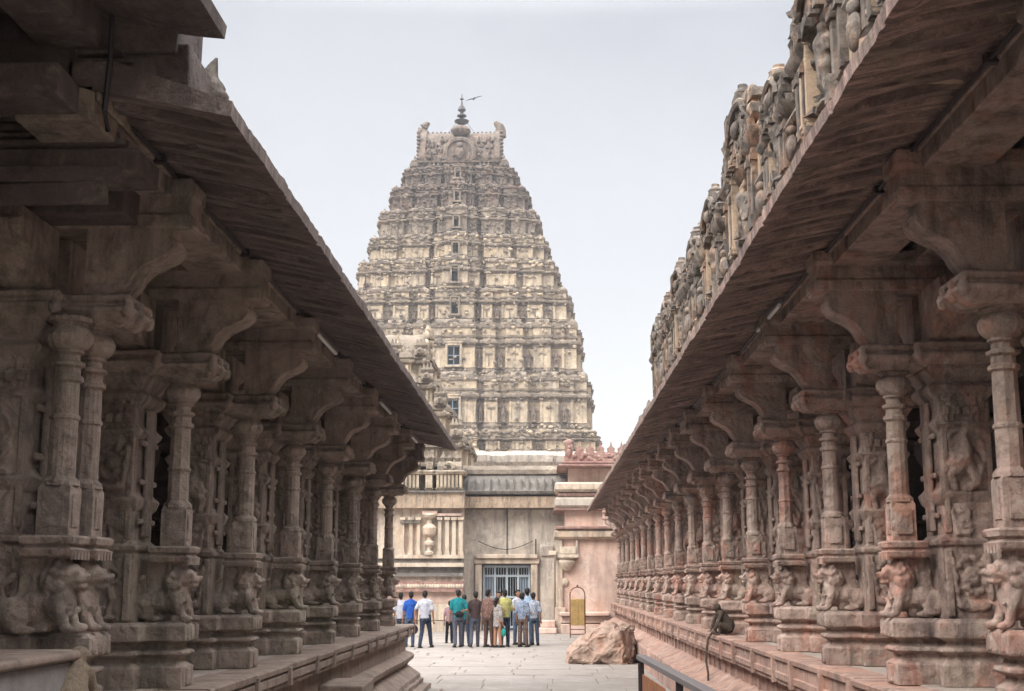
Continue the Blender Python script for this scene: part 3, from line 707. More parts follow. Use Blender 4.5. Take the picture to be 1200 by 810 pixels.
for i in range(9):
    Yf = YC - hds[i] - .6
    z0 = lvl(rows[i], Yf) if i else 14.2
    z1 = lvl(rows[i + 1], Yf)
    if i: z0 = zprev
    zprev = z1
    hw = abs(lat(539 + hwp[i], YC, (z0 + z1) / 2) - XC) - .35; hd = hds[i]
    k = hw / 13.0
    if i <= 3:
        fr = [(.175, 1.0), (.235, .12), (.335, .7), (.42, .12), (.56, .75), (.65, .12), (.79, .7), (.88, .12), (.90, .3), (1, 0)]
        sr = [(.22, .9), (.36, .1), (.6, .6), (.75, .1), (1, 0)]
    else:
        fr = [(.13, 2.3), (.25, 1.6), (.31, .3), (.62, .95), (.69, .1), (.88, .5), (1, 0)]
        sr = [(.25, .8), (.45, .2), (.7, .5), (1, 0)]
    fr = [(a * hw, p * (.55 + .45 * k)) for a, p in fr]; sr = [(a * hd, p * (.5 + .4 * k)) for a, p in sr]
    fl = [f for j, f in enumerate(fr) if j == 0 or abs(f[0] - fr[j - 1][0]) > .12]
    P = plan(hw, hd, fl, sr)
    h = z1 - z0; e = .46 * (.5 + .5 * k)
    prof = [(0, .25), (.05, .25), (.055, .08), (.085, .08), (.09, .2), (.125, .2), (.13, -.02), (.16, -.02), (.165, .06), (.18, .0),
            (.53, .0), (.54, .1), (.56, .15), (.565, .02), (.585, .02), (.59, .2), (.615, .6), (.655, .62), (.675, .3), (.68, .0), (.72, .0), (.725, .25), (.76, .28), (.765, .05), (.90, .05), (.905, .3), (.945, .4), (.955, .1), (1.0, .1)]
    up = i >= 7
    c, g_ = (2, 2) if up else (0, 1)
    if i in (5, 6): c = 1 if i == 6 else 0
    mm = []
    for q in range(len(prof) - 1):
        t = (prof[q][0] + prof[q + 1][0]) / 2
        mm.append(c if (.165 < t < .53 or .68 < t < .72 or .765 < t < .90 or (t < .05)) and not (up and random.random() < .2) else g_)
    b = MB(); b.prism(P, [(z0 + t * h, ee * e * 1.1) for t, ee in prof], mm)
    # pilasters and niches on the bays
    prev = 0; edges = []
    for (a, p) in fl: edges.append((prev, a, p)); prev = a
    for (a0, a1, p) in edges:
        wide = a1 - a0 if a0 > 0 else 2 * a1
        if p < .25 * (.55 + .45 * k) or wide < .5: 
            continue
        for s_ in ((-1, 1) if a0 > 0 else (1,)):
            xa, xb = (s_ * a0, s_ * a1) if a0 > 0 else (-a1, a1)
            xa, xb = min(xa, xb), max(xa, xb)
            yf = -hd - p
            npil = max(2, int(wide / (.8 if i < 4 else .65)) + 1)
            for q in range(npil):
                xx = xa + .14 + (xb - xa - .28) * q / (npil - 1)
                if a0 == 0 and abs(xx) < 1.2 and i: continue
                b.box(xx - .07, xx + .07, yf - .1, yf + .05, z0 + .17 * h, z0 + .535 * h, c)
                b.box(xx - .12, xx + .12, yf - .15, yf + .05, z0 + .47 * h, z0 + .505 * h, c)
            if wide < 2.6 and a0 > 0:
                xm = (xa + xb) / 2
                b.box(xm - .06, xm + .06, yf - .07, yf + .05, z0 + .2 * h, z0 + .42 * h, 1); b.box(xm - .35, xm + .35, yf - .1, yf + .05, z0 + .41 * h, z0 + .44 * h, 1)
            # kudu bumps on the cornice and miniature roofs on top
            nb = max(1, int(wide / 1.1))
            for q in range(nb):
                xx = xa + (xb - xa) * (q + .5) / nb
                b.ell((xx, yf - .5 * e, z0 + .65 * h), (.30, .14, .05 * h + .08), g_, 8, 5)
            if i < 8 or a0 > 0:
                mini(b, (xa + xb) / 2, yf + .75 * (.55 + .45 * k), z0 + .955 * h, wide * .42, .75 * (.5 + .5 * k), .12 * h + .05, g_, wide > 1.6)
    # bumps along the sides' cornices for a broken outline
    for s_ in (-1, 1):
        nb = int(hd * 2 / 1.5)
        for q in range(nb):
            yy = -hd + (q + .5) * 2 * hd / nb
            b.ell((s_ * (hw + .35), yy, z0 + .66 * h), (.18, .25, .08 * h * .6 + .1), g_, 8, 5)
            b.ell((s_ * (hw - .1), yy, z0 + 1.0 * h), (.3, .35, .08 * h), g_, 8, 5)
        mini(b, s_ * (hw - .35), -hd + .35, z0 + .955 * h, .5 * (.5 + .5 * k), .5 * (.5 + .5 * k), .14 * h, g_, False)
    # small carved knobs scattered on the bands
    rd = random.Random(i)
    for q in range(int(190 * k + 60)):
        xx = rd.uniform(-hw, hw); zz = z0 + h * rd.choice((.03, .08, .12, .57, .62, .82, .85, .9, .93, .97, rd.uniform(.2, .5)))
        pp = 0
        for (a0, a1, p) in edges:
            if a0 <= abs(xx) < a1: pp = p
        b.ell((xx, -hd - pp - .1 - .12 * e, zz), (rd.uniform(.08, .28), .14, rd.uniform(.06, .2)), g_ if rd.random() < .6 else c, 6, 4)
    tier = b.build('storey', [M['cream'], M['greyst'], M['topst']], G, smooth=30)
    tiers.append(tier)
    # statues in the recesses
    for (a0, a1, p) in edges:
        if i <= 3 and p < .25 and a0 > 0 and a1 - a0 > .5 and a1 < hw * .99:
            for s_ in (-1, 1):
                o = st_small if not st_used else st_small.copy()
                if st_used: COL.objects.link(o)
                st_used = True
                o.parent = tier; o.location = (s_ * (a0 + a1) / 2, -hd - p - .28, z0 + .17 * h); o.rotation_euler = (0, 0, math.pi / 2); zk = (h * .34) / 1.7; o.scale = (min(zk, 1.1), min(1.1, (a1 - a0) / .95), zk)
    # window
    if wins[i]:
        ya, yb, wpx = wins[i]; yf = -hd - fl[0][1]
        Yw = YC + yf; wz0, wz1 = lvl(yb, Yw), lvl(ya, Yw); ww = wpx * Yw / F
        b = MB(); t = .12 + .08 * k
        b.box(-ww - t, -ww, yf - .34, yf + .03, wz0 - .1, wz1 + t); b.box(ww, ww + t, yf - .34, yf + .03, wz0 - .1, wz1 + t)
        b.box(-ww - .01, ww + .01, yf - .36, yf + .03, wz1, wz1 + t * 1.2); b.box(-ww - .35, ww + .35, yf - .4, yf + .03, wz0 - .2, wz0)
        b.box(-ww - .32, ww + .32, yf - .42, yf + .03, wz1 + t * 1.25, wz1 + t * 1.25 + .14)
        fr_o = b.build('window', M['greyst'] if i >= 3 else M['cream'], G, bev=.02)
        b = MB(); b.box(-ww, ww, yf - .04, yf - .02, wz0, wz1); b.build('painted_dark_opening', M['black'], fr_o)  # near-black sheet painted in for the shade inside the open window
        if i in (1, 2):
            b = MB()
            for x_ in (-ww * .96, 0, ww * .96): b.box(x_ - .05, x_ + .05, yf - .14, yf - .06, wz0, wz1)
            for z_ in (wz0 + .05, (wz0 + wz1) / 2, wz1 - .05): b.box(-ww, ww, yf - .139, yf - .07, z_ - .05, z_ + .05)
            b.build('mullion', M['metal'], fr_o)
# stone base below
b = MB(); b.prism(plan(14.2, 11.2, [(3, 1.2), (6, .3), (9, .9), (11, .2), (14.2, 0)], [(4, .8), (11.2, 0)]), [(0, .6), (1.5, .6), (1.8, .2), (2.6, .5), (3, 0), (6.5, 0), (7, .6), (7.6, .7), (7.9, .1), (8.5, .3), (12.6, .0), (13.2, .7), (13.8, .8), (14.2, .3), (14.3, 0)])
b.build('granite_base', M['wallgrey'], G)
# summit: barrel roof
hw8 = abs(lat(588, YC, 45) - XC); zr0 = zprev; zr1 = lvl(152, YC - 1); D = 3.0
b = MB(); n = 16
b.prism(rect(-hw8 - .5, hw8 + .5, -3.5, 3.5), [(zr0 - .1, .1), (zr0 + .25, .1), (zr0 + .3, -.2), (zr0 + .7, -.2), (zr0 + .75, .15), (zr0 + .95, .2), (zr0 + 1.0, -.1)], 0)
prof = [(-3.0, 0), (-3.3, .08), (-3.35, .2), (-3.1, .38), (-2.6, .58), (-1.9, .76), (-1.1, .9), (-.4, .985), (0, 1.0), (.4, .985), (1.1, .9), (1.9, .76), (2.6, .58), (3.1, .38), (3.35, .2), (3.3, .08), (3.0, 0)]
rings = []
xs = [-hw8 + 2 * hw8 * q / 24 for q in range(25)]
for q, x in enumerate(xs):
    s_ = 1.0 - .015 * (q % 2)
    rings.append([(x, y * s_ * .82, zr0 + .95 + t * (zr1 - zr0 - .95) * (1 if q % 2 == 0 else .985)) for y, t in prof])
b.loft(rings, 0)
for s_ in (-1, 1):      # end gables with horns
    rings = []
    for x, m_ in ((s_ * (hw8 - .75), 1.0), (s_ * (hw8 - .7), 1.10), (s_ * (hw8 - .15), 1.12), (s_ * (hw8 + .05), 1.0)):
        rings.append([(x, y * .84 * m_, zr0 + .9 + t * (zr1 - zr0 - .85) * (1 + .05 * (m_ > 1))) for y, t in prof])
    b.loft(rings, 0)
    x = s_ * (hw8 - .25)
    b.tube([(x, 0, zr1 - .4), (x + s_ * .1, 0, zr1 + .3), (x + s_ * .0, 0, zr1 + .75), (x - s_ * .45, 0, zr1 + 1.15), (x - s_ * .65, 0, zr1 + 1.12)], [.75, .6, .48, .3, .12], 8)
    b.tube([(x, 0, zr1 + .2), (x + s_ * .45, 0, zr1 + .4), (x + s_ * .5, 0, zr1 + .7)], [.4, .3, .12], 7)
    for q in range(9): b.ell((s_ * (hw8 + .05), -2.7 + .02 * q, zr0 + 1.1 + q * .42), (.25, .3, .2), 0, 7, 5)
# central arch gable
rings = []
for y, m_ in ((-1.2, 1.0), (-2.95, 1.0), (-3.1, .93), (-3.12, .78), (-2.9, .7)):
    rings.append([(1.75 * m_ * math.cos(a) * (1 + .12 * math.sin(a)), y, zr0 + 1.9 + 1.95 * m_ * math.sin(a)) for a in [math.pi * (-.22) + math.pi * 1.44 * q / 18 for q in range(19)]])
b.loft(rings, 0)
b.ell((0, -3.1, zr0 + 2.0), (.55, .3, .7)); b.ell((0, -3.2, zr0 + 2.8), (.35, .25, .32)); b.ell((0, -1.6, zr1 - .3), (1.1, 1.0, .6)); b.lathe([(.9, zr1 - .3), (.75, zr1 + .1), (.5, zr1 + .35), (.4, zr1 + .5)], 10)
for q in range(17): b.ell((-hw8 + .8 + q * (2 * hw8 - 1.6) / 16, 0, zr1 + .02), (.14, .2, .14 + .05 * (q % 2)), 0, 6, 4)
rd = random.Random(4)
for q in range(130):
    xx = rd.uniform(-hw8 + .5, hw8 - .5); t = rd.uniform(.05, .75)
    yy = -2.75 + max(0, t - .2) * 1.5
    b.ell((xx, yy - .05, zr0 + .95 + t * (zr1 - zr0 - 1.2)), (rd.uniform(.12, .3), .3, rd.uniform(.15, .45)), 0, 7, 5)
for s_ in (-1, 1): mini(b, s_ * (hw8 + .35), -3.2, zr0 + .3, .55, .55, 1.0, 0, False)
b.build('barrel_roof', M['topst'], G, smooth=35)
b = MB(); zt = zr1
k = (lvl(110, YC) - zt) / 4.6
b.lathe([(.75, zt - .1), (.6, zt + .2 * k), (.22, zt + .45 * k), (.3, zt + .7 * k), (.2, zt + .9 * k), (.38, zt + 1.05 * k), (.78, zt + 1.3 * k), (.82, zt + 1.45 * k), (.3, zt + 1.65 * k), (.2, zt + 1.8 * k), (.55, zt + 2.0 * k), (.5, zt + 2.15 * k),
         (.18, zt + 2.3 * k), (.2, zt + 2.5 * k), (.46, zt + 2.7 * k), (.4, zt + 2.95 * k), (.15, zt + 3.3 * k), (.07, zt + 3.7 * k), (.05, zt + 3.9 * k), (.22, zt + 4.0 * k), (.2, zt + 4.1 * k), (.05, zt + 4.2 * k), (.04, zt + 4.6 * k)], 14, (0, 0), 0)
b.build('finial', M['copper'], G, smooth=40)
b = MB()
for s_ in (-1, 1): b.tube([(0, 0, zt + 2.0 * k), (s_ * 1.3, -.5, zt + .1)], .022, 5)
b.build('stay_wire', M['copper'], G)
b = MB(); x0 = lat(427, YC - 7, 30) - XC; z0 = lvl(352, YC - 7); z1 = lvl(322, YC - 7)
b.tube([(x0, -7, z0 - 1), (x0 + .1, -7, z1)], .07, 6); b.tube([(x0 - .6, -7, z0 - 1), (x0 + .1, -7, z1 - .3)], .05, 6); b.tube([(x0 - .45, -7, z0), (x0 + .9, -7, z0 + .2)], .05, 6); b.tube([(x0 - .2, -7, z0 + 1.2), (x0 + .7, -7, z0 + 1.2)], .05, 6)
b.build('mast', M['dmetal'], G)

# a gliding bird by the finial
b = MB(); bx, bz, by = lat(556, 90, 40), lvl(115, 90), 90
b.ell((0, 0, 0), (.10, .26, .08)); b.ell((0, -.28, .02), (.06, .09, .055)); b.tube([(0, .2, 0), (0, .42, 0)], [.05, .08], 6)
for s_ in (-1, 1):
    b.loft([[(s_ * .05, -.15, .03), (s_ * .05, .12, .02), (s_ * .05, .12, -.01), (s_ * .05, -.15, 0)], [(s_ * .45, -.18, .07), (s_ * .45, .08, .06), (s_ * .45, .08, .04), (s_ * .45, -.18, .04)], [(s_ * .82, -.02, .02), (s_ * .82, .06, .02), (s_ * .82, .06, .01), (s_ * .82, -.02, .01)]])
o = b.build('bird', M['copper']); o.location = (bx, by, bz); o.rotation_euler = (0, R(-22), R(15)); o.scale = (.8, .6, .6); tag(o, 'small dark bird gliding beside the tower finial', 'bird')

# ================================================================== GATEHOUSE (door wall + pilastered wing + small tower)
GY = 55.0
GH = empty('gatehouse', (lat(545, GY), GY, 0)); tag(GH, 'weathered plastered gatehouse with a barred doorway behind the group of visitors', 'gatehouse')
gx = lat(545, GY)
def px(p, Y=GY): return lat(p, Y, 3) - gx
def zl(p, Y=GY): return lvl(p, Y)
b = MB()   # door wall with an opening
xl, xr, dl, dr = px(538), px(668), px(565), px(622)
zt_ = zl(597); dz = zl(661)
b.box(xl, dl, 0, 1.5, 0, dz); b.box(dr, xr, 0, 1.5, 0, dz); b.box(xl, xr, .001, 1.5, dz + .001, zt_)
b.box(px(540), px(556), -.12, 0.02, 0, zl(650), 0, .02); b.box(px(633), px(650), -.14, .02, 0, zl(655), 0, .03); b.box(px(634), px(648), -.1, .02, zl(652), zl(640), 0, .03)
b.build('door_wall', M['wallgrey'], GH, bev=.01)
b = MB(); b.box(dl - .3, dr + .3, 1.6, 9, 0.01, 3.4); 
b.f = [f for i, f in enumerate(b.f) if i != 2]; b.m = b.m[:len(b.f)]
b.build('passage', M['inner'], GH)
b = MB()
b.box(xl, xr, -.62, 1.5, zl(596), zl(583), 1)
pr = [(-.25, zl(582)), (-.75, zl(580)), (-.8, zl(577)), (-.62, zl(570)), (-.35, zl(562)), (-.25, zl(558)), (1.5, zl(558)), (1.5, zl(582))]
b.loft([[(x, y, z) for y, z in pr] for x in (xl, xr)], 0)
pr = [(-.2, zl(558) + .002), (-.32, zl(556)), (-.3, zl(551)), (-.05, zl(546)), (1.2, zl(545)), (1.2, zl(558) + .002)]
b.loft([[(x, y, z) for y, z in pr] for x in (xl, xr)], 2)
for p in range(548, 650, 9): b.box(px(p), px(p + 1.2), -.79, -.3, zl(579), zl(563), 0)
b.build('cornice', [M['darkcorn'], M['paraC'], M['greyst']], GH, smooth=30)
b = MB()
b.box(px(557), px(565), -.25, .3, 0, zl(661.5)); b.box(px(622), px(630), -.25, .3, 0, zl(661.5)); b.box(px(556), px(632), -.3, .3, zl(661), zl(655)); b.box(px(558), px(630), -.42, .2, zl(654.8), zl(650))
df = b.build('door_frame', M['wallcream'], GH, bev=.03)
b = MB()
for p in range(568, 621, 3): b.tube([(px(p), .2, .05), (px(p), .2, zl(674))], .012, 6)
for p in (567, 580, 594, 607, 620): b.box(px(p) - .045, px(p) + .045, .14, .24, 0, zl(664))
for q in (664, 675, 700, 735): b.box(px(567), px(620), .145, .235, zl(q) - .045, zl(q) + .045)
for p in (571, 574, 577, 584, 587, 590, 598, 601, 604, 611, 614, 617): b.box(px(p) - .015, px(p) + .015, .17, .2, zl(675), zl(664))
b.build('barred_gate', M['metalL'], GH)
b = MB(); b.box(px(567), px(580), .25, .27, .05, zl(676)); b.box(px(607), px(620), .25, .27, .05, zl(676)); b.build('gate_mesh', M['metal'], GH)
b = MB(); b.tube([(px(594), -.03, zl(588)), (px(594.3), -.03, zl(620)), (px(594), -.04, zl(650))], .02, 6); b.box(px(591), px(597), -.45, -.22, zl(588), zl(582))
b.build('conduit', M['dmetal'], GH)
b = MB(); b.tube([(px(560 + 65 * t), -.12, zl(634 + 10 * math.sin(math.pi * t))) for t in [q / 12 for q in range(13)]], .015, 5); b.tube([(px(628), -.12, zl(655)), (px(628), -.12, zl(632))], .03, 6)
b.build('cable', M['cable'], GH)
# pilastered wing, a little nearer
WY = 53.4; dy = WY - GY
def wx(p): return lat(p, WY, 3) - gx
def wz(p): return lvl(p, WY)
b = MB(); x0, x1 = wx(380), wx(543)
b.box(x0, x1, dy, dy + 6, 0, wz(728)); b.box(x0, x1 - .05, dy + .5, dy + 6, 0, wz(594), 0)
prof = [(.2, 0), (.2, wz(716)), (.05, wz(713)), (.05, wz(708)), (.3, wz(706))]
def band(p0, p1, out, mat, x1_=None): b.box(x0, (x1_ or x1), dy + .5 - out, dy + .6, wz(p0), wz(p1), mat)
band(727, 708, .25, 0); band(707.8, 694, .08, 4); band(693.8, 681, .3, 1); band(680.8, 676, .12, 0); band(675.8, 671.5, .26, 2); band(671.3, 664.5, .1, 2); band(664.3, 659.5, .3, 0); band(659.3, 654.5, .12, 2); band(654.3, 650, .22, 0)
for q in range(26):
    xx = wx(462 + q * 3.2); b.ell((xx, dy + .2, wz(687)), (.07, .05, .09), 3, 7, 5)
for p, w in ((470, 2.2), (480, 2.2), (489, 2), (514, 2), (523, 2.2), (531, 2.2), (539, 2.4)):
    b.box(wx(p - w), wx(p + w), dy + .34, dy + .52, wz(650), wz(606), 3); b.box(wx(p - w - 1.2), wx(p + w + 1.2), dy + .28, dy + .52, wz(609), wz(605.5), 3); b.box(wx(p - w - .8), wx(p + w + .8), dy + .3, dy + .52, wz(650), wz(646), 3)
b.box(wx(467), wx(491), dy + .25, dy + .5, wz(612.3), wz(611), 2)
# vase pilaster
c = (wx(502), dy + .36)
b.lathe([(0.202, wz(650)), (0.216, wz(647)), (0.086, wz(645)), (0.101, wz(641)), (0.216, wz(638)), (0.230, wz(635)), (0.108, wz(633)), (0.086, wz(629)), (0.252, wz(626)), (0.288, wz(622)), (0.302, wz(618)), (0.216, wz(615)), (0.108, wz(613)), (0.115, wz(608)), (0.252, wz(606)), (0.302, wz(603)), (0.252, wz(601))], 14, c, 3)
b.box(wx(493), wx(511), dy + .3, dy + .52, wz(602), wz(598), 4); b.box(wx(505), wx(540), dy + .33, dy + .52, wz(604), wz(601), 4)
band(595, 577, .32, 5); band(576.8, 574.5, .42, 2)
b.box(x0, x1, dy + .6, dy + 6, wz(594), wz(574))
b.build('pilastered_wall', [M['wallcream'], M['merlon'], M['darkcorn'], M['wallcream'], M['pink'], M['paraC']], GH, smooth=30)
b = MB()
for p0, p1 in ((440, 462), (468, 489), (497, 505), (510, 540)):
    P = rect(wx(p0), wx(p1), dy + .3, dy + 2.5)
    b.prism(P, [(wz(574), .0), (wz(572), .06), (wz(571), 0), (wz(556), 0), (wz(555), .12), (wz(552), .2), (wz(550), .05)], [0, 0, 0, 0, 0, 1, 1])
    nn = max(2, int((p1 - p0) / 5))
    for q in range(nn + 1):
        xx = wx(p0) + .05 + (wx(p1) - wx(p0) - .1) * q / nn
        b.box(xx - .05, xx + .05, dy + .2, dy + .32, wz(571), wz(556), 0)
    mini(b, (wx(p0) + wx(p1)) / 2, dy + .9, wz(551), (wx(p1) - wx(p0)) * .48, .55, .45, 1, True)
b.box(x0, x1 - .1, dy + .8, dy + 6, wz(574), wz(548), 1)
b.build('parapet', [M['cream'], M['greyst']], GH, smooth=30)
# small stepped tower of the wing
TY = 58.5; tx = lat(440, TY, 8) - gx; ty = TY - GY
def tz(p): return lvl(p, TY - 2.5)
sm = [(550, 512, 106), (512, 474, 87), (474, 443, 71), (443, 412, 62)]
for i, (pa, pb, hwx) in enumerate(sm):
    hw = (lat(440 + hwx, TY, 8) - lat(440, TY, 8)); hd = 3.6 - i * .45
    P = [(x + tx, y + ty) for x, y in plan(hw, hd, [(hw * .2, .45), (hw * .3, .05), (hw * .48, .3), (hw * .56, .05), (hw * .76, .3), (hw * .84, .05), (hw, 0)], [(hd * .3, .3), (hd * .5, .05), (hd * .75, .2), (hd, 0)])]
    z0, z1 = tz(pa), tz(pb); h = z1 - z0
    b = MB(); prof = [(0, .05), (.08, .05), (.1, 0), (.5, 0), (.54, .06), (.58, .16), (.66, .18), (.7, .0), (.75, .0), (.78, .08), (.92, .02), (1.0, -.05)]
    b.prism(P, [(z0 + t * h, e) for t, e in prof], [0, 0, 0, 0, 1, 1, 1, 0, 1, 1, 1])
    for q in range(9):
        xx = tx - hw + .2 + (2 * hw - .4) * q / 8; b.box(xx - .06, xx + .06, ty - hd - .1 - (.3 if q % 2 else 0), ty - hd + .1, z0 + .1 * h, z0 + .5 * h, 0)
        mini(b, xx, ty - hd + .1, z0 + .9 * h, .26, .3, .28 * h, 1, q % 2 == 0)
        b.ell((xx + .2, ty - hd - .2, z0 + .66 * h), (.12, .12, .14), 1, 7, 5)
    for q in range(5): b.ell((tx + hw + .1, ty - hd + q * hd / 2.2, z0 + .64 * h), (.14, .2, .12), 1, 7, 5); b.ell((tx + hw - .1, ty - hd + q * hd / 2.2, z0 + 1.0 * h), (.2, .22, .2), 1, 7, 5)
    b.build('tower_storey', [M['cream'], M['greyst']], GH, smooth=30)
b = MB(); hw = lat(500, TY, 12) - lat(440, TY, 12); z0 = tz(412); z1 = tz(380); rings = []
for q in range(15):
    x = tx - hw + 2 * hw * q / 14; m_ = 1.12 if q in (0, 14) else (1 if q % 2 else .97)
    rings.append([(x, ty + 1.25 * y / 3.0 * m_, z0 + t * (z1 - z0) * m_) for y, t in [(-3.0, 0), (-3.3, .1), (-3.35, .25), (-3.0, .45), (-2.4, .66), (-1.6, .84), (-.7, .97), (0, 1.0), (.7, .97), (1.6, .84), (2.4, .66), (3.0, .45), (3.35, .25), (3.3, .1), (3, 0)]])
b.loft(rings, 1)
b.tube([(tx + hw, ty, z1 - .2), (tx + hw + .05, ty, z1 + .2), (tx + hw - .1, ty, tz(366))], [.3, .2, .05], 8, 1)
for q in range(9):
    a = math.pi * q / 8; b.ell((tx + hw + .02, ty - 1.45 * math.cos(a), z0 + .1 + (z1 - z0) * math.sin(a) * 1.08), (.14, .2, .2), 0, 7, 5)
mini(b, tx + (lat(468, TY, 12) - lat(440, TY, 12)), ty - 1.4, z0, .5, .35, .75, 0, False)
b.build('barrel_roof', [M['cream'], M['greyst']], GH, smooth=35)

# ================================================================== PINK BUILDING AT THE END OF THE RIGHT HALL
PY = 52.0
PB = empty('pink_building', (lat(700, PY), PY, 0)); tag(PB, 'pink plastered building with maroon battlements at the far end of the right hall', 'building')
ox = lat(700, PY)
def qx(p): return lat(p, PY, 4) - ox
def qz(p): return lvl(p, PY)
b = MB()
b.box(qx(656), 9, .0, 7, 0, qz(617)); b.box(qx(662), 9, -.02, 7, qz(617), qz(597) , 0); b.box(qx(667), 9, .3, 7, qz(597), qz(548))
b.build('wall', M['pink'], PB, bev=.02)
b = MB()
def cb(p0, p1, xa, out, m_): b.prism(rect(qx(xa), 9, -out, 6.9), [(qz(p0), -.06), (qz(p0 + (p1 - p0) * .25), .05), (qz(p0 + (p1 - p0) * .8), .06), (qz(p1), -.02)], m_)
cb(632, 621.5, 651, .22, 1); cb(621, 617, 653, .3, 2); cb(599, 596.5, 650, .26, 2); cb(596, 583, 652, .2, 0); cb(583, 577, 656, .16, 2); cb(577, 566, 652, .35, 1); cb(548.5, 545, 655, .4, 2); cb(544.5, 541, 660, .2, 2)
b.build('cornice', [M['wallgrey'], M['wallcream'], M['merlon']], PB, smooth=30)
b = MB(); b.box(qx(662), 8, -.05, .6, qz(541), qz(535), 0)
p = 680; 
while p < 770:
    xx = qx(p); z = qz(535)
    b.loft([[(xx + u, y, z + v_) for u, v_ in ((-.19, 0), (-.22, .14), (-.13, .2), (-.16, .32), (-.05, .4), (0, .62), (.05, .4), (.16, .32), (.13, .2), (.22, .14), (.19, 0))] for y in (.0, .25)])
    p += 12.5
b.box(qx(663), qx(672), -.1, .5, qz(541), qz(521)); b.ell((qx(667.5), -.12, qz(531)), (.1, .1, .2)); b.ell((qx(667.5), -.14, qz(525)), (.07, .07, .08)); b.ell((qx(667.5), .1, qz(519)), (.2, .2, .16))
rd = random.Random(3)
for q in range(34): b.ell((qx(rd.uniform(664, 740)), -.06, qz(rd.uniform(533, 541))), (.1, .08, .09), 0, 7, 5)
b.build('battlement', M['merlon'], PB, smooth=30)
b = MB()  # corner pilaster with bracket
b.box(qx(651), qx(659), -.12, .1, 0, qz(633)); b.box(qx(653), qx(678), -.3, .05, qz(654), qz(650)); b.box(qx(656), qx(675), -.2, .02, qz(649.5), qz(641))
b.lathe([(.1, qz(669)), (.18, qz(667)), (.32, qz(662)), (.36, qz(658)), (.3, qz(655.5)), (.42, qz(654.5))], 12, (qx(664), -.1))
b.box(qx(643), qx(652), -.35, .05, qz(651), qz(646)); b.box(qx(674.5), qx(677), -.16, .02, qz(650), qz(633))
b.ell((qx(661), -.05, qz(682)), (.16, .08, .16)); b.box(qx(655), qx(658), -.14, .0, qz(730), qz(690))
b.box(qx(650), qx(662), -.2, .3, 0, qz(712)); b.box(qx(649), qx(663), -.25, .3, 0, qz(736))
b.build('corner_pilaster', M['wallcream'], PB, bev=.02, smooth=30)
b = MB()
b.box(qx(657), qx(712), -.7, -.01, 0, qz(731), 0, .02); b.box(qx(656), qx(711), -.55, -.01, qz(730), qz(722), 0, .02); b.box(qx(655), qx(712), -.8, -.01, qz(721), qz(717), 0, .02)
b.box(qx(631), qx(651), -.8, -.1, 0, qz(735), 0, .02); b.box(qx(633), qx(650), -.5, -.1, qz(735), qz(727), 0, .02)
b.build('ledge', M['pink'], PB, bev=.03)

# ================================================================== LOOSE THINGS
# boulder
bm = bmesh.new(); rd = random.Random(11)
bw = lambda p: lat(p, 33.0)
pts = [(bw(664), 32.8, 0), (bw(668), 32.6, .25), (bw(663), 33.3, .3), (bw(682), 32.7, .62), (bw(700), 33.0, 1.0), (bw(712), 33.0, 1.12), (bw(735), 33.2, 1.10), (bw(742), 33.4, .95), (bw(742), 32.9, .2), (bw(741), 32.7, 0),
       (bw(668), 34.3, 0), (bw(672), 34.2, .5), (bw(705), 34.3, 1.0), (bw(740), 34.4, 1.0), (bw(744), 34.4, 0), (bw(700), 32.45, 0), (bw(700), 32.5, .3), (bw(728), 32.5, .25), (bw(725), 32.6, .9), (bw(730), 32.4, 0)]
bx0, by0 = bw(703), 33.3
for p in pts: bm.verts.new((p[0] - bx0, p[1] - by0, p[2] - .03))
bmesh.ops.convex_hull(bm, input=bm.verts)
for e in range(5): bmesh.ops.subdivide_edges(bm, edges=bm.edges, cuts=1, use_grid_fill=True)
bmesh.ops.smooth_vert(bm, verts=bm.verts, factor=.5, use_axis_x=True, use_axis_y=True, use_axis_z=True)
for v in bm.verts:
    c = v.co.copy(); n = noise.noise_vector(c * 2.2 + Vector((3, 1, 2))) * .12 + noise.noise_vector(c * 5) * .07 + noise.noise_vector(c * 13) * .03 + noise.noise_vector(c * 30) * .012
    v.co += n
me = bpy.data.meshes.new('boulder'); bm.normal_update(); bmesh.ops.recalc_face_normals(bm, faces=bm.faces); bm.to_mesh(me); bm.free(); me.materials.append(M['boulder'])
me.polygons.foreach_set('use_smooth', [True] * len(me.polygons))
o = bpy.data.objects.new('boulder', me); COL.objects.link(o); o.location = (bx0, by0, -.03); o.scale = (1, 1, .92); tag(o, 'large rough pinkish boulder lying against the right hall plinth', 'boulder')
# step block by left plinth
b = MB(); b.box(-.28, .27, -.5, .5, 0, .8, 0, .02)
o = b.build('stone_block', M['plinthL'], bev=.02); o.location = (-2.42 + .0, 16.1, 0); tag(o, 'square stone block set against the left hall plinth', 'stone block')
# dais
b = MB(); b.box(-2.2, 0, -1.9, 0, 0.0, .36, 1, .0); b.prism(rect(-2.23, .03, -1.93, .02), [(.362, 0), (.38, .01), (.405, .01), (.415, -.01)], 0)
o = b.build('stone_dais', [M['plinthL'], M['greyslab']], bev=.012); o.location = (lat(88, 7.45, 1.6), 7.55, 1.2); tag(o, 'grey slab dais with a rough top edge in the near left corner', 'stone dais')
# small reddish stone at bottom edge
b = MB(); b.ell((0, 0, .04), (.14, .2, .09)); o = b.build('loose_stone', M['merlon'], jit=.03); o.location = (lat(516, 22.8), 23.1, 0); tag(o, 'small dark red stone lying on the paving by the left plinth', 'stone')
